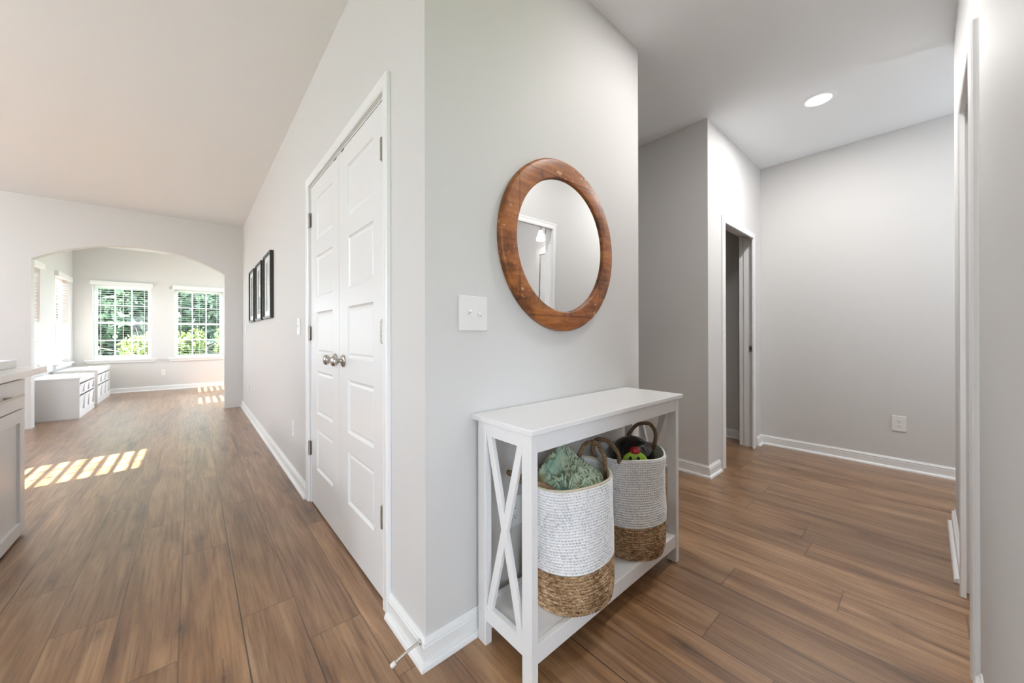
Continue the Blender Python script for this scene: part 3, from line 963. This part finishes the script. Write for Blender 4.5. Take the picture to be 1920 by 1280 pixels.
# ------------------------------------------------------------------ console table
TX0, TX1, TY0, TY1, TZ = 0.195, 1.213, -0.305, -0.034, 0.810
ct = empty('console_table', ((TX0 + TX1) / 2, (TY0 + TY1) / 2, 0), 'narrow white console table with X shaped side braces and a low shelf', 'table')
CTL = Vector(ct.location)
def tpart(name, bm, mat=M_table, bevel=0.0015, parent=None):
    o = to_obj(name, bm, mat, bevel=bevel)
    if parent is None:
        o.parent = ct; o.matrix_parent_inverse = Matrix.Translation(-CTL)
    else:
        o.parent = parent
    return o
bm = BM(); box(bm, 0.186, 1.240, -0.316, -0.006, 0.791, TZ); tpart('table_top', bm, bevel=0.003)
LX, LY = 0.028, 0.043
legs = {}
for nm, xa, ya_ in (('fl', TX0, TY0), ('bl', TX0, TY1 - LY), ('fr', TX1 - LX, TY0), ('br', TX1 - LX, TY1 - LY)):
    bm = BM(); box(bm, xa, xa + LX, ya_, ya_ + LY, 0.0005, 0.7905)
    lg = tpart('leg', bm)
    sx = -1 if xa < 0.5 else 1
    px = xa if xa < 0.5 else xa + LX
    for z in (0.12, 0.765):
        bm = BM()
        lathe(bm, [(0.006, -0.0005), (0.006, 0.0008), (0.0045, 0.0014), (0, 0.0014)], (px, ya_ + LY / 2, z), (sx, 0, 0), 16)
        cp = tpart('screw_cap', bm, bevel=0, parent=lg)
        cp.matrix_parent_inverse = Matrix.Identity(4)
# long aprons
bm = BM(); box(bm, TX0 + LX, TX1 - LX, TY0 + 0.002, TY0 + 0.020, 0.732, 0.7905); tpart('front_apron', bm)
bm = BM(); box(bm, TX0 + LX, TX1 - LX, TY1 - 0.018, TY1 - 0.002, 0.732, 0.7905); tpart('back_apron', bm)
for xa in (TX0 + 0.003, TX1 - 0.003 - 0.020):
    ya_, yb_ = TY0 + LY, TY1 - LY
    bm = BM(); box(bm, xa, xa + 0.020, ya_, yb_, 0.744, 0.7905); tpart('side_apron', bm)
    bm = BM(); box(bm, xa, xa + 0.020, ya_, yb_, 0.088, 0.142); tpart('side_rail', bm)
    # X brace: two bars from corner to corner, half lapped
    xc = xa + 0.010
    for k, (s0, s1) in enumerate((((ya_, 0.142), (yb_, 0.744)), ((ya_, 0.744), (yb_, 0.142)))):
        a = Vector((0, s0[0], s0[1])); b = Vector((0, s1[0], s1[1]))
        dv = (b - a).normalized(); nv = Vector((0, -dv.z, dv.y))
        hw = 0.0135
        # bar clipped to the frame: parallelogram whose ends are horizontal
        off = hw / abs(dv.z)
        bm = BM()
        th = 0.0075 if k == 0 else 0.0068
        xx = xc
        if k == 0:
            A_ = [(a.y, a.z), (a.y + (2 * off), a.z), (b.y, b.z), (b.y - 2 * off, b.z)]
        else:
            A_ = [(b.y - 2 * off, b.z), (b.y, b.z), (a.y + 2 * off, a.z), (a.y, a.z)]
        f0 = [bm.verts.new((xx - th, y, z)) for y, z in A_]
        f1 = [bm.verts.new((xx + th, y, z)) for y, z in A_]
        bm.faces.new(f0); bm.faces.new(f1[::-1])
        for q in range(4):
            bm.faces.new((f0[q], f1[q], f1[(q + 1) % 4], f0[(q + 1) % 4]))
        bmesh.ops.recalc_face_normals(bm, faces=bm.faces)
        tpart('cross_brace', bm, bevel=0.001)
ZS = 0.131
bm = BM(); box(bm, TX0 + LX, TX1 - LX, TY0 + 0.003, TY0 + 0.021, 0.074, ZS + 0.002); tpart('front_shelf_rail', bm)
bm = BM(); box(bm, TX0 + LX, TX1 - LX, TY1 - 0.020, TY1 - 0.002, 0.074, ZS + 0.002); tpart('back_shelf_rail', bm)
bm = BM(); box(bm, TX0 + 0.024, TX1 - 0.024, TY0 + 0.0215, TY1 - 0.0205, ZS - 0.016, ZS); tpart('shelf', bm)

# ------------------------------------------------------------------ baskets
def smooth_s(t): return t * t * (3 - 2 * t)
def basket(name, cx, cy, rx, ry, z0, zr, zj, label, seed, tilt, prof):
    """woven bag: elliptical, coils as real ridges. prof: list (t, scale)."""
    r = empty(name, (cx, cy, z0), label, 'basket', None)
    rnd = random.Random(seed)
    Hh = zr - z0
    coil = 0.0102
    def sc(t):
        for (t0, s0), (t1, s1) in zip(prof, prof[1:]):
            if t <= t1: return s0 + (s1 - s0) * smooth_s((t - t0) / (t1 - t0))
        return prof[-1][1]
    nth = 360
    def shape(th, t):
        s = sc(t)
        wob = 1 + 0.022 * math.sin(2 * th + seed) * t + 0.014 * math.sin(3 * th + 5 * t + seed) + 0.010 * math.sin(5 * th - 7 * t + seed * 2)
        return cx * 0 + rx * s * wob, ry * s * wob
    def pt(th, t, off=0.0):
        a, b = shape(th, t)
        x = a * math.cos(th); y = b * math.sin(th)
        nrm = Vector((math.cos(th) / a, math.sin(th) / b, 0)).normalized()
        z = t * Hh
        z += t * (tilt[0] * x + tilt[1] * y) + 0.0035 * math.sin(3 * th + seed) * t
        return Vector((x, y, z)) + nrm * off
    def skin(nm, ta, tb, mat, amp, stitch, nst, inner=False):
        rows = max(2, int(round((tb - ta) * Hh / coil)))
        sub = 4
        n = rows * sub
        bm = BM()
        uvl = bm.loops.layers.uv.new('UVMap')
        rings = []
        ph = [rnd.random() * 6 for _ in range(rows + 1)]
        for i in range(n + 1):
            t = ta + (tb - ta) * i / n
            fr_ = (i % sub) / sub
            row = i // sub
            ridge = math.sin(PI * fr_) if True else 0
            ring = []
            for j in range(nth):
                th = 2 * PI * j / nth
                st = math.cos(nst * th + ph[min(row, rows)])
                jit = 0.0011 * noise.noise((j * 0.35, i * 0.9, seed))
                off = amp * (ridge ** 0.8 if ridge > 0 else 0) + stitch * st * (0.35 + 0.65 * (1 - ridge)) + jit
                if inner: off = -0.009
                ring.append(bm.verts.new(pt(th, t, off)))
            rings.append(ring)
        for i in range(n):
            for j in range(nth):
                q = (rings[i][j], rings[i][(j + 1) % nth], rings[i + 1][(j + 1) % nth], rings[i + 1][j])
                f_ = bm.faces.new(q)
                for lp, (du_, dv_) in zip(f_.loops, ((0, 0), (1, 0), (1, 1), (0, 1))):
                    lp[uvl].uv = ((j + du_) * nst / nth, (i + dv_) / sub)
        o = to_obj(nm, bm, mat, parent=r, smooth=True)
        return o
    tj = (zj - z0) / Hh
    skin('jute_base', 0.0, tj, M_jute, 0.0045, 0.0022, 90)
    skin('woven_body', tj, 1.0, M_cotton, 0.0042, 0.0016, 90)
    # inside lining, bottom and rolled rim
    bm = BM()
    nt_, rows = 96, 14
    rings = []
    for i in range(rows + 1):
        t = 1.0 - i / rows * 0.985
        rings.append([bm.verts.new(pt(2 * PI * j / nt_, t, -0.007 + 0.0022 * math.sin(i * 3.1))) for j in range(nt_)])
    for i in range(rows):
        for j in range(nt_):
            bm.faces.new((rings[i][j], rings[i + 1][j], rings[i + 1][(j + 1) % nt_], rings[i][(j + 1) % nt_]))
    cv = bm.verts.new((0, 0, 0.006))
    for j in range(nt_): bm.faces.new((rings[-1][j], cv, rings[-1][(j + 1) % nt_]))
    to_obj('lining', bm, M_cotton, parent=r, smooth=True)
    bm = BM()
    ring = [bm.verts.new(pt(2 * PI * j / nt_, 0.0, -0.002) + Vector((0, 0, 0.0006))) for j in range(nt_)]
    bm.faces.new(ring[::-1])
    to_obj('bottom', bm, M_jute, parent=r)
    bm = BM()
    P_ = [pt(2 * PI * j / 120, 1.0, -0.002) + Vector((0, 0, 0.002)) for j in range(121)]
    tube(bm, P_, 0.0048, 8, caps=False)
    to_obj('rim', bm, M_hem if seed == 1 else M_cotton, parent=r, smooth=True)
    return r, pt

b1, p1 = basket('woven_basket', 0.522, -0.192, 0.176, 0.150, ZS + 0.0006, 0.566, 0.275,
    'tall white woven basket with jute base holding a green throw, left on the shelf', 1, (0.05, 0.0),
    [(0, 0.99), (0.10, 1.02), (0.45, 1.0), (0.8, 0.985), (1.0, 0.985)])
b2, p2 = basket('woven_basket', 0.968, -0.190, 0.158, 0.145, ZS + 0.0006, 0.558, 0.272,
    'tall white woven basket with jute base and black ball, right on the shelf', 2, (0.02, 0.0),
    [(0, 0.965), (0.10, 1.01), (0.4, 1.0), (0.62, 0.965), (0.85, 0.985), (1.0, 1.02)])

def bez(pts, n=40):
    """Catmull-Rom through pts"""
    P = [Vector(p) for p in pts]
    P = [P[0] * 2 - P[1]] + P + [P[-1] * 2 - P[-2]]
    out = []
    segs = len(P) - 3
    per = max(2, n // segs)
    for s in range(segs):
        a, b, c, d = P[s:s + 4]
        for i in range(per):
            t = i / per
            out.append(0.5 * ((2 * b) + (c - a) * t + (2 * a - 5 * b + 4 * c - d) * t * t + (-a + 3 * b - 3 * c + d) * t ** 3))
    out.append(P[-2])
    return out
def handle(parent, pts, base, rad=0.0085):
    bm = BM()
    W_ = [Vector(p) - Vector(base) for p in pts]
    P_ = bez(W_, 60)
    tube(bm, P_, rad, 14, twist=(0.55, 0.13))
    return to_obj('handle', bm, M_rope, parent=parent, smooth=True)
B1 = Vector((0.522, -0.192, ZS + 0.0006)); B2 = Vector((0.968, -0.190, ZS + 0.0006))
handle(b1, [(0.655, -0.262, 0.530), (0.660, -0.258, 0.590), (0.668, -0.235, 0.638), (0.664, -0.199, 0.660), (0.650, -0.165, 0.640), (0.632, -0.148, 0.590), (0.625, -0.140, 0.540)], B1)
handle(b1, [(0.374, -0.232, 0.556), (0.346, -0.226, 0.574), (0.312, -0.208, 0.590), (0.288, -0.160, 0.600), (0.284, -0.110, 0.600), (0.305, -0.085, 0.585), (0.365, -0.095, 0.540)], B1)
handle(b2, [(0.812, -0.226, 0.548), (0.803, -0.232, 0.578), (0.798, -0.210, 0.615), (0.800, -0.160, 0.636), (0.802, -0.115, 0.622), (0.812, -0.092, 0.580), (0.835, -0.090, 0.530)], B2)
handle(b2, [(1.108, -0.222, 0.530), (1.122, -0.235, 0.590), (1.132, -0.222, 0.640), (1.125, -0.190, 0.662), (1.105, -0.145, 0.645), (1.082, -0.118, 0.600), (1.068, -0.105, 0.540)], B2)

# throw blanket heaped in the left basket
bl = empty('throw_blanket', (0.522, -0.192, 0.532), 'crumpled sage green throw with fringe stuffed in the left basket', 'blanket')
def bl_h(x, y):
    rr = math.sqrt((x / 0.154) ** 2 + (y / 0.127) ** 2)
    dome = 0.032 * (1 - min(1, rr) ** 2)
    wx = x + 0.03 * noise.noise((x * 14, y * 14, 4.0)); wy = y + 0.03 * noise.noise((x * 14, y * 14, 9.0))
    n1_ = noise.noise((x * 9 + 3, y * 9, 0.3))
    n2_ = noise.noise((wx * 34 + wy * 12, wy * 20 - wx * 6, 1.1)); n3_ = noise.noise((wx * 75, wy * 48 + 5, 2.1))
    rid = (1 - min(1, abs(n2_) * 3.0)); rid2 = (1 - min(1, abs(n3_) * 3.0))
    z = dome + 0.046 * n1_ + 0.024 * rid + 0.010 * rid2 - 0.016
    # upright fold at the back
    z += 0.098 * math.exp(-((x - 0.005) / 0.070) ** 2 - ((y - 0.060) / 0.035) ** 2)
    z += 0.035 * math.exp(-((x - 0.075) / 0.045) ** 2 - ((y - 0.03) / 0.05) ** 2)
    k = min(1, max(0, (rr - 0.86) / 0.14))
    return z * (1 - k) + (-0.030) * k
bm = BM()
nu, nv = 120, 40
rings = []
for i in range(nv + 1):
    f = i / nv
    ring = []
    for j in range(nu):
        th = 2 * PI * j / nu
        x, y = 0.154 * f * math.cos(th), 0.127 * f * math.sin(th)
        ring.append(bm.verts.new((x, y, bl_h(x, y))) if i else None)
    rings.append(ring)
cv = bm.verts.new((0, 0, bl_h(0, 0)))
for j in range(nu): bm.faces.new((cv, rings[1][j], rings[1][(j + 1) % nu]))
for i in range(1, nv):
    for j in range(nu):
        bm.faces.new((rings[i][j], rings[i + 1][j], rings[i + 1][(j + 1) % nu], rings[i][(j + 1) % nu]))
to_obj('cloth', bm, M_blanket, parent=bl, smooth=True)
bm = BM()
rf = random.Random(5)
for k in range(260):
    a0 = rf.uniform(-2.7, 0.9)
    r0 = rf.uniform(0.1, 0.85)
    x, y = 0.150 * r0 * math.cos(a0), 0.124 * r0 * math.sin(a0)
    ang = 0.2 + rf.gauss(-0.3, 0.8)
    pts_ = []
    n_ = 9
    ln = rf.uniform(0.04, 0.085)
    for i in range(n_):
        pts_.append((x, y, bl_h(x, y) + 0.0025 + 0.007 * math.sin(PI * i / (n_ - 1)) * rf.uniform(0.6, 1.2)))
        ang += rf.gauss(0, 0.35)
        x += ln / n_ * math.cos(ang); y += ln / n_ * math.sin(ang)
        if (x / 0.150) ** 2 + (y / 0.122) ** 2 > 0.93:
            x *= 0.95; y *= 0.95
    tube(bm, pts_, [0.0030] * (n_ - 1) + [0.001], 5)
fg = to_obj('fringe', bm, M_fringe, parent=bl, smooth=True)
fg['kind'] = 'stuff'

# black glossy ball and lime toy in the right basket
BC = Vector((1.018, -0.172, 0.520))
bm = BM()
bmesh.ops.create_uvsphere(bm, u_segments=64, v_segments=40, radius=0.1)
for v in bm.verts: v.co.z *= 0.93
ball = to_obj('black_ball', bm, M_gloss, smooth=True); ball.location = BC
tag(ball, 'large glossy black ball sitting in the right basket', 'ball')
TC = Vector((0.900, -0.252, 0.533))
toy = empty('lime_toy', TC, 'lime green toy with red knob and black eyes in front of the black ball', 'toy', rotz=math.radians(-48))
bm = BM()
bmesh.ops.create_uvsphere(bm, u_segments=40, v_segments=24, radius=0.056)
for v in bm.verts:
    v.co.y *= 0.30
    v.co.z *= 0.92
to_obj('head', bm, M_lime, parent=toy, smooth=True)
bm = BM()
bmesh.ops.create_uvsphere(bm, u_segments=28, v_segments=18, radius=0.0195)
for v in bm.verts:
    v.co.z = v.co.z * 0.85 + 0.056
    v.co.x *= 1.15
    v.co.y -= 0.002
to_obj('red_knob', bm, M_red, parent=toy, smooth=True)
for sx in (-1, 1):
    bm = BM()
    bmesh.ops.create_uvsphere(bm, u_segments=14, v_segments=10, radius=0.0075)
    for v in bm.verts:
        v.co.y = v.co.y * 0.35 - 0.0155
        v.co.x += sx * 0.0165 - 0.006
        v.co.z = v.co.z * 1.25 + 0.024
    to_obj('eye', bm, M_gloss, parent=toy, smooth=True)

# ------------------------------------------------------------------ storage benches with bins
def bench(x0, x1, y0, y1, ztop, label, tagname):
    c = ((x0 + x1) / 2, (y0 + y1) / 2, 0)
    r = empty('storage_bench', c, label, 'storage bench', 'white storage benches under the side windows')
    cv_ = Vector(c)
    def pp(nm, bm, mat=M_table, bevel=0.002):
        bmesh.ops.translate(bm, vec=-cv_, verts=bm.verts)
        return to_obj(nm, bm, mat, parent=r, bevel=bevel)
    t = 0.020
    bm = BM(); box(bm, x0, x1, y0, y0 + t, 0.0005, ztop - 0.026); pp('side_panel', bm)
    bm = BM(); box(bm, x0, x1, y1 - t, y1, 0.0005, ztop - 0.026); pp('side_panel', bm)
    bm = BM(); box(bm, x0, x1 + 0.006, y0 - 0.004, y1 + 0.004, ztop - 0.026, ztop); pp('lid', bm, bevel=0.005)
    bm = BM(); box(bm, x0, x0 + 0.012, y0 + t, y1 - t, 0.0005, ztop - 0.026); pp('back_panel', bm, bevel=0)
    bm = BM(); box(bm, x1 - 0.018, x1, y0 + t, y1 - t, ztop - 0.070, ztop - 0.026); pp('fascia', bm)
    bm = BM(); box(bm, x0 + 0.012, x1, y0 + t, y1 - t, 0.075, 0.093); pp('bottom_shelf', bm)
    bm = BM(); box(bm, x1 - 0.018, x1 - 0.002, y0 + t, y1 - t, 0.0005, 0.075); pp('plinth', bm)
    zm = 0.318
    bm = BM(); box(bm, x0 + 0.012, x1 - 0.003, y0 + t, y1 - t, zm - 0.008, zm + 0.008); pp('middle_shelf', bm)
    wd = (y1 - y0 - 2 * t) / 3
    for k in (1, 2):
        yc = y0 + t + wd * k
        for za, zb in ((0.093, zm - 0.008), (zm + 0.008, ztop - 0.070)):
            bm = BM(); box(bm, x0 + 0.012, x1 - 0.003, yc - 0.008, yc + 0.008, za, zb); pp('divider', bm)
    names = ('nearest the arch', 'in the middle', 'nearest the far windows')
    for row, (za, zb) in enumerate(((0.0935, zm - 0.030), (zm + 0.0085, ztop - 0.092))):
        for k in range(3):
            ya_ = y0 + t + wd * k + 0.014; yb_ = y0 + t + wd * (k + 1) - 0.014
            o = empty('storage_bin', (x1 - 0.15, (ya_ + yb_) / 2, za + 0.0004), 'white %s bin %s of the %s storage bench' % ('lower' if row == 0 else 'upper', names[k], tagname), 'bin',
                      'white bins in the storage benches')
            hx, hy, hz = 0.146, (yb_ - ya_) / 2, zb - za
            bm = BM()
            tp = 0.90
            lo = [(-hx * tp, -hy * tp), (hx * tp, -hy * tp), (hx * tp, hy * tp), (-hx * tp, hy * tp)]
            hi = [(-hx, -hy), (hx, -hy), (hx, hy), (-hx, hy)]
            a = [bm.verts.new((x, y, 0)) for x, y in lo]
            b = [bm.verts.new((x, y, hz)) for x, y in hi]
            c2 = [bm.verts.new((x * 0.95, y * 0.95, hz)) for x, y in hi]
            d2 = [bm.verts.new((x * 0.95, y * 0.95, 0.006)) for x, y in lo]
            bm.faces.new(a[::-1]); bm.faces.new(d2)
            for q in range(4):
                q2 = (q + 1) % 4
                bm.faces.new((a[q], a[q2], b[q2], b[q])); bm.faces.new((b[q], b[q2], c2[q2], c2[q])); bm.faces.new((c2[q], c2[q2], d2[q2], d2[q]))
            bmesh.ops.recalc_face_normals(bm, faces=bm.faces)
            to_obj('tub', bm, M_bin, parent=o, bevel=0.002)
            bm = BM()
            box(bm, hx + 0.0005, hx + 0.007, -hy, hy, hz - 0.018, hz)
            to_obj('lip', bm, M_bin, parent=o, bevel=0.002)
bench(-2.228, -1.748, 6.190, 7.150, 0.540, 'white storage bench nearer the arch, wide plain side panel facing the corridor', 'nearer')
bench(-2.228, -1.765, 7.520, 8.640, 0.552, 'white storage bench farther back, beside the far wall', 'farther')

# ------------------------------------------------------------------ kitchen cabinet and counter
KX = -1.317
kc = empty('base_cabinet', (-1.63, 1.75, 0), 'light grey shaker base cabinet with drawer at the left edge', 'cabinet')
kv_ = Vector((-1.63, 1.75, 0))
def kp(nm, bm, mat=M_cab, bevel=0.0015, parent=None):
    bmesh.ops.translate(bm, vec=-kv_, verts=bm.verts)
    return to_obj(nm, bm, mat, parent=parent or kc, bevel=bevel)
bm = BM(); box(bm, -1.95, KX - 0.021, 1.33, 2.181, 0.0005, 0.8745); kp('body', bm)
bm = BM(); box(bm, KX - 0.020, KX, 1.335, 2.176, 0.703, 0.860); dr = kp('drawer', bm)
def shaker(bm, y0, y1, z0, z1, fw):
    x1_, x0_ = KX, KX - 0.020
    box(bm, x0_, x1_, y0, y0 + fw, z0, z1); box(bm, x0_, x1_, y1 - fw, y1, z0, z1)
    box(bm, x0_, x1_, y0 + fw, y1 - fw, z0, z0 + fw); box(bm, x0_, x1_, y0 + fw, y1 - fw, z1 - fw, z1)
    box(bm, x0_, x0_ + 0.008, y0 + fw, y1 - fw, z0 + fw, z1 - fw)
bm = BM(); shaker(bm, 1.335, 2.176, 0.012, 0.696, 0.070); kp('cabinet_door', bm)
bm = BM()
tube(bm, [(KX + 0.030, 1.60, 0.785), (KX + 0.030, 2.02, 0.785)], 0.0055, 12)
for y in (1.66, 1.88):
    tube(bm, [(KX + 0.0005, y, 0.785), (KX + 0.030, y, 0.785)], 0.006, 10)
h_ = kp('handle', bm, M_nickel, 0, dr)
bm = BM(); box(bm, -2.25, -1.287, 0.95, 2.43, 0.8755, 0.912)
co_ = to_obj('countertop', bm, M_quartz, bevel=0.003)
tag(co_, 'white quartz countertop overhanging the grey cabinet', 'countertop')
bm = BM()
sweep(bm, [(-1.72, 1.70, 0.9125), (-1.40, 1.70, 0.9125), (-1.40, 2.42, 0.9125), (-1.72, 2.42, 0.9125)], (0, 0, 1), [(0, 0), (0, 0.045), (-0.010, 0.045), (-0.012, 0.006), (-0.012, 0)], -1, closed=True)
box(bm, -1.712, -1.408, 1.708, 2.412, 0.9125, 0.918)
tr = to_obj('serving_tray', bm, M_table, bevel=0.001)
tag(tr, 'low white rectangular tray on the quartz countertop', 'tray')

# ------------------------------------------------------------------ recessed ceiling lights
def can(x, y, label, power):
    r = empty('recessed_light', (x, y, H), label, 'ceiling light', 'recessed ceiling lights')
    bm = BM()
    lathe(bm, [(0.070, -0.0005), (0.071, 0.006), (0.092, 0.004), (0.098, 0.0005)], (0, 0, 0), (0, 0, -1), 48)
    to_obj('trim_ring', bm, M_ceil, parent=r, smooth=True)
    bm = BM()
    lathe(bm, [(0, 0.003), (0.0705, 0.003), (0.0705, 0.0005)], (0, 0, 0), (0, 0, -1), 48)
    to_obj('lens', bm, M_lens, parent=r)
    a = area('recessed_lamp', (x, y, H - 0.012), (0, 0, -1), 0.14, 0.14, power, (1.0, 0.98, 0.955), 'DISK')
    return r
can(2.812, -0.593, 'round recessed ceiling light glowing in the hall', 16)
can(1.28, -0.64, 'recessed light in the hall ceiling above the console table, over the top of the photo', 10)
can(1.3, -2.3, 'added recessed light brightening the bathroom beside the camera', 15)  # unseen lamp, added to brighten the bathroom

def globe(x, y, z, label, power):  # unseen fill lamps, added to brighten the ceilings and rooms
    """added fill light in a hanging globe: canopy, cord, glowing ball"""
    r = empty('fill_pendant', (x, y, H), label, 'added fill light', 'added globe fill lights')
    bm = BM(); lathe(bm, [(0, 0.0005), (0.06, 0.0005), (0.058, 0.022), (0, 0.026)], (0, 0, 0), (0, 0, -1), 28); to_obj('canopy', bm, M_nickel, parent=r, smooth=True)
    bm = BM(); tube(bm, [(0, 0, -0.02), (0, 0, z - H + 0.12)], 0.004, 8); to_obj('cord', bm, M_black, parent=r)
    bm = BM(); bmesh.ops.create_uvsphere(bm, u_segments=32, v_segments=20, radius=0.13)
    for v in bm.verts: v.co.z += z - H
    g_ = to_obj('lamp_shade', bm, M_fill_globe, parent=r, smooth=True)
    l = bpy.data.lights.new('fill_globe_lamp', 'POINT'); l.energy = power; l.shadow_soft_size = 0.15; l.color = (0.89, 0.945, 1.0)
    o = bpy.data.objects.new('fill_globe_lamp', l); C.objects.link(o); o.location = (x, y, z)
globe(3.30, -2.7, 2.1, 'added fill globe in the hall branch behind the right wall', 45)
globe(-1.4, -3.1, 2.1, 'added fill globe in the living room behind the camera', 40)
globe(-3.7, 1.3, 2.1, 'added fill globe over the kitchen, left of the photo', 170)
globe(-3.9, 4.2, 2.1, 'added fill globe short of the arch wall, left of the photo', 70)
globe(1.2, 7.3, 2.1, 'added fill globe in the sun room, hidden behind the arch pier', 70)

# ------------------------------------------------------------------ bathroom seen in the mirror
vl = empty('vanity_light', (2.63, -1.96, 2.25), 'bell shaped glass sconce glowing, seen in the round mirror', 'sconce')
bm = BM(); lathe(bm, [(0, 0.0005), (0.05, 0.0005), (0.048, 0.018), (0, 0.022)], (0, 0, 0.05), (-1, 0, 0), 28); to_obj('backplate', bm, M_nickel, parent=vl, smooth=True)
bm = BM(); tube(bm, bez([(-0.02, 0, 0.05), (-0.08, 0, 0.085), (-0.13, 0, 0.07), (-0.135, 0, 0.02)], 24), 0.008, 10); to_obj('arm', bm, M_nickel, parent=vl, smooth=True)
bm = BM(); lathe(bm, [(0.018, 0.03), (0.024, 0.015), (0.034, -0.02), (0.048, -0.06), (0.053, -0.085), (0.050, -0.085), (0.042, -0.055), (0.020, 0.0), (0.016, 0.028)], (-0.135, 0, 0), (0, 0, 1), 36)
to_obj('lamp_shade', bm, M_shade, parent=vl, smooth=True)
pl = bpy.data.lights.new('vanity_lamp', 'POINT'); pl.energy = 2; pl.shadow_soft_size = 0.025; pl.color = (1, 0.97, 0.92)
po = bpy.data.objects.new('vanity_lamp', pl); C.objects.link(po); po.location = (2.495, -1.96, 2.205)
vm = empty('vanity_mirror', (2.629, -1.74, 1.50), 'white framed vanity mirror under the sconce, seen in the round mirror', 'mirror')
bm = BM(); sweep(bm, [(0, -0.42, -0.55), (0, -0.42, 0.60), (0, 0.42, 0.60), (0, 0.42, -0.55)], (-1, 0, 0), [(0, 0), (0, 0.02), (0.07, 0.02), (0.07, 0)], 1, closed=True)
to_obj('frame', bm, M_trim, parent=vm, bevel=0.002)
bm = BM(); box(bm, -0.008, 0, -0.36, 0.36, -0.49, 0.54); to_obj('mirror_glass', bm, M_mirror, parent=vm)

# ------------------------------------------------------------------ outdoors
bm = BM()
vs = [bm.verts.new(p) for p in ((-40, -30, -0.35), (30, -30, -0.35), (30, 50, -0.35), (-40, 50, -0.35))]
bm.faces.new(vs)
gr = to_obj('ground', bm, M_lawn); gr['kind'] = 'structure'
bm = BM(); box(bm, -16, -5.7, -6, 14, -0.34, -0.22)
box(bm, -5.7, XL - T - 0.1, Y1 + T + 0.1, 14, -0.34, -0.22)
pa = to_obj('trim_7', bm, M_patio); pa['kind'] = 'structure'

def foliage(bm, cx, cy, cz, rx, ry, rz, n, size, rnd):
    for _ in range(n):
        u = rnd.uniform(-1, 1); th = rnd.uniform(0, 2 * PI); rr = rnd.random() ** 0.4
        s = math.sqrt(1 - u * u)
        p = Vector((cx + rx * rr * s * math.cos(th), cy + ry * rr * s * math.sin(th), cz + rz * rr * u))
        d1_ = Vector((rnd.gauss(0, 1), rnd.gauss(0, 1), rnd.gauss(0, 1))).normalized()
        d2_ = d1_.cross(Vector((rnd.gauss(0, 1), rnd.gauss(0, 1), rnd.gauss(0, 1)))).normalized()
        L_ = size * rnd.uniform(0.6, 1.3); W_ = L_ * 0.5
        vs_ = [bm.verts.new(p + q) for q in (-d1_ * L_, d2_ * W_, d1_ * L_, -d2_ * W_)]
        bm.faces.new(vs_)

def tree(name, x, y, hgt, crown_r, label, cat, mat, seed, n=2600, trunk=0.16, size=0.11, low=0.25, group=None):
    rnd = random.Random(seed)
    r = empty(name, (x, y, -0.35), label, cat, group)
    bm = BM()
    pts_ = [(rnd.gauss(0, 0.05) * i, rnd.gauss(0, 0.05) * i, hgt * 0.9 * i / 7) for i in range(8)]
    tube(bm, pts_, [trunk * (1 - 0.11 * i) for i in range(8)], 10)
    for k in range(7):
        a = rnd.uniform(0, 2 * PI); z0 = hgt * rnd.uniform(0.35, 0.8)
        tube(bm, [(0, 0, z0), (math.cos(a) * crown_r * 0.4, math.sin(a) * crown_r * 0.4, z0 + 0.3), (math.cos(a) * crown_r * 0.75, math.sin(a) * crown_r * 0.75, z0 + 0.7)],
             [trunk * 0.4, trunk * 0.25, trunk * 0.1], 6)
    to_obj('trunk', bm, M_bark, parent=r, smooth=True)
    bm = BM()
    for k in range(16):
        a = rnd.uniform(0, 2 * PI); rr = crown_r * rnd.uniform(0.1, 0.7)
        zc = hgt * rnd.uniform(low, 0.98)
        q = (crown_r - rr) * 0.95 + 0.12
        foliage(bm, rr * math.cos(a), rr * math.sin(a), zc, q, q, max(0.35, q), n // 16, size, rnd)
    to_obj('foliage', bm, mat, parent=r)
    return r
G = 'trees behind the house'
specs = [(-4.65, 17.0, 'dark leafy tree in the near row, farthest left behind the sun room'),
         (-2.25, 17.0, 'dark leafy tree in the near row behind the left far window'),
         (0.05, 17.0, 'dark leafy tree in the near row behind the right far window'),
         (2.35, 17.0, 'dark leafy tree in the near row right of the right far window'),
         (-6.3, 21.5, 'tall tree in the back row, far left behind the sun room'),
         (-3.5, 21.5, 'tall tree in the back row, seen past the left far window'),
         (-0.70, 21.5, 'tall tree in the back row, seen between the two far windows'),
         (2.1, 21.5, 'tall tree in the back row, seen past the right far window')]
for i, (x, y, lab) in enumerate(specs):
    near = y < 20
    tree('tree', x, y, 5.0 if near else 7.0, 1.02 if near else 1.22, lab, 'tree', M_leafd, 11 + i, 7000, size=0.15, low=0.06, group=G)
for i, (x, y, hgt, cr, lab) in enumerate([(-1.62, 13.2, 1.25, 0.42, 'bright yellow green shrub low at the right of the left far window'),
                                         (-0.72, 12.4, 1.40, 0.34, 'bright shrub at the left edge of the right far window'),
                                         (0.32, 12.8, 1.62, 0.36, 'bright shrub at the right edge of the right far window')]):
    tree('shrub', x, y, hgt, cr, lab, 'shrub', M_leafb, 31 + i, 3200, trunk=0.03, size=0.06, low=0.15, group='bright shrubs behind the house')
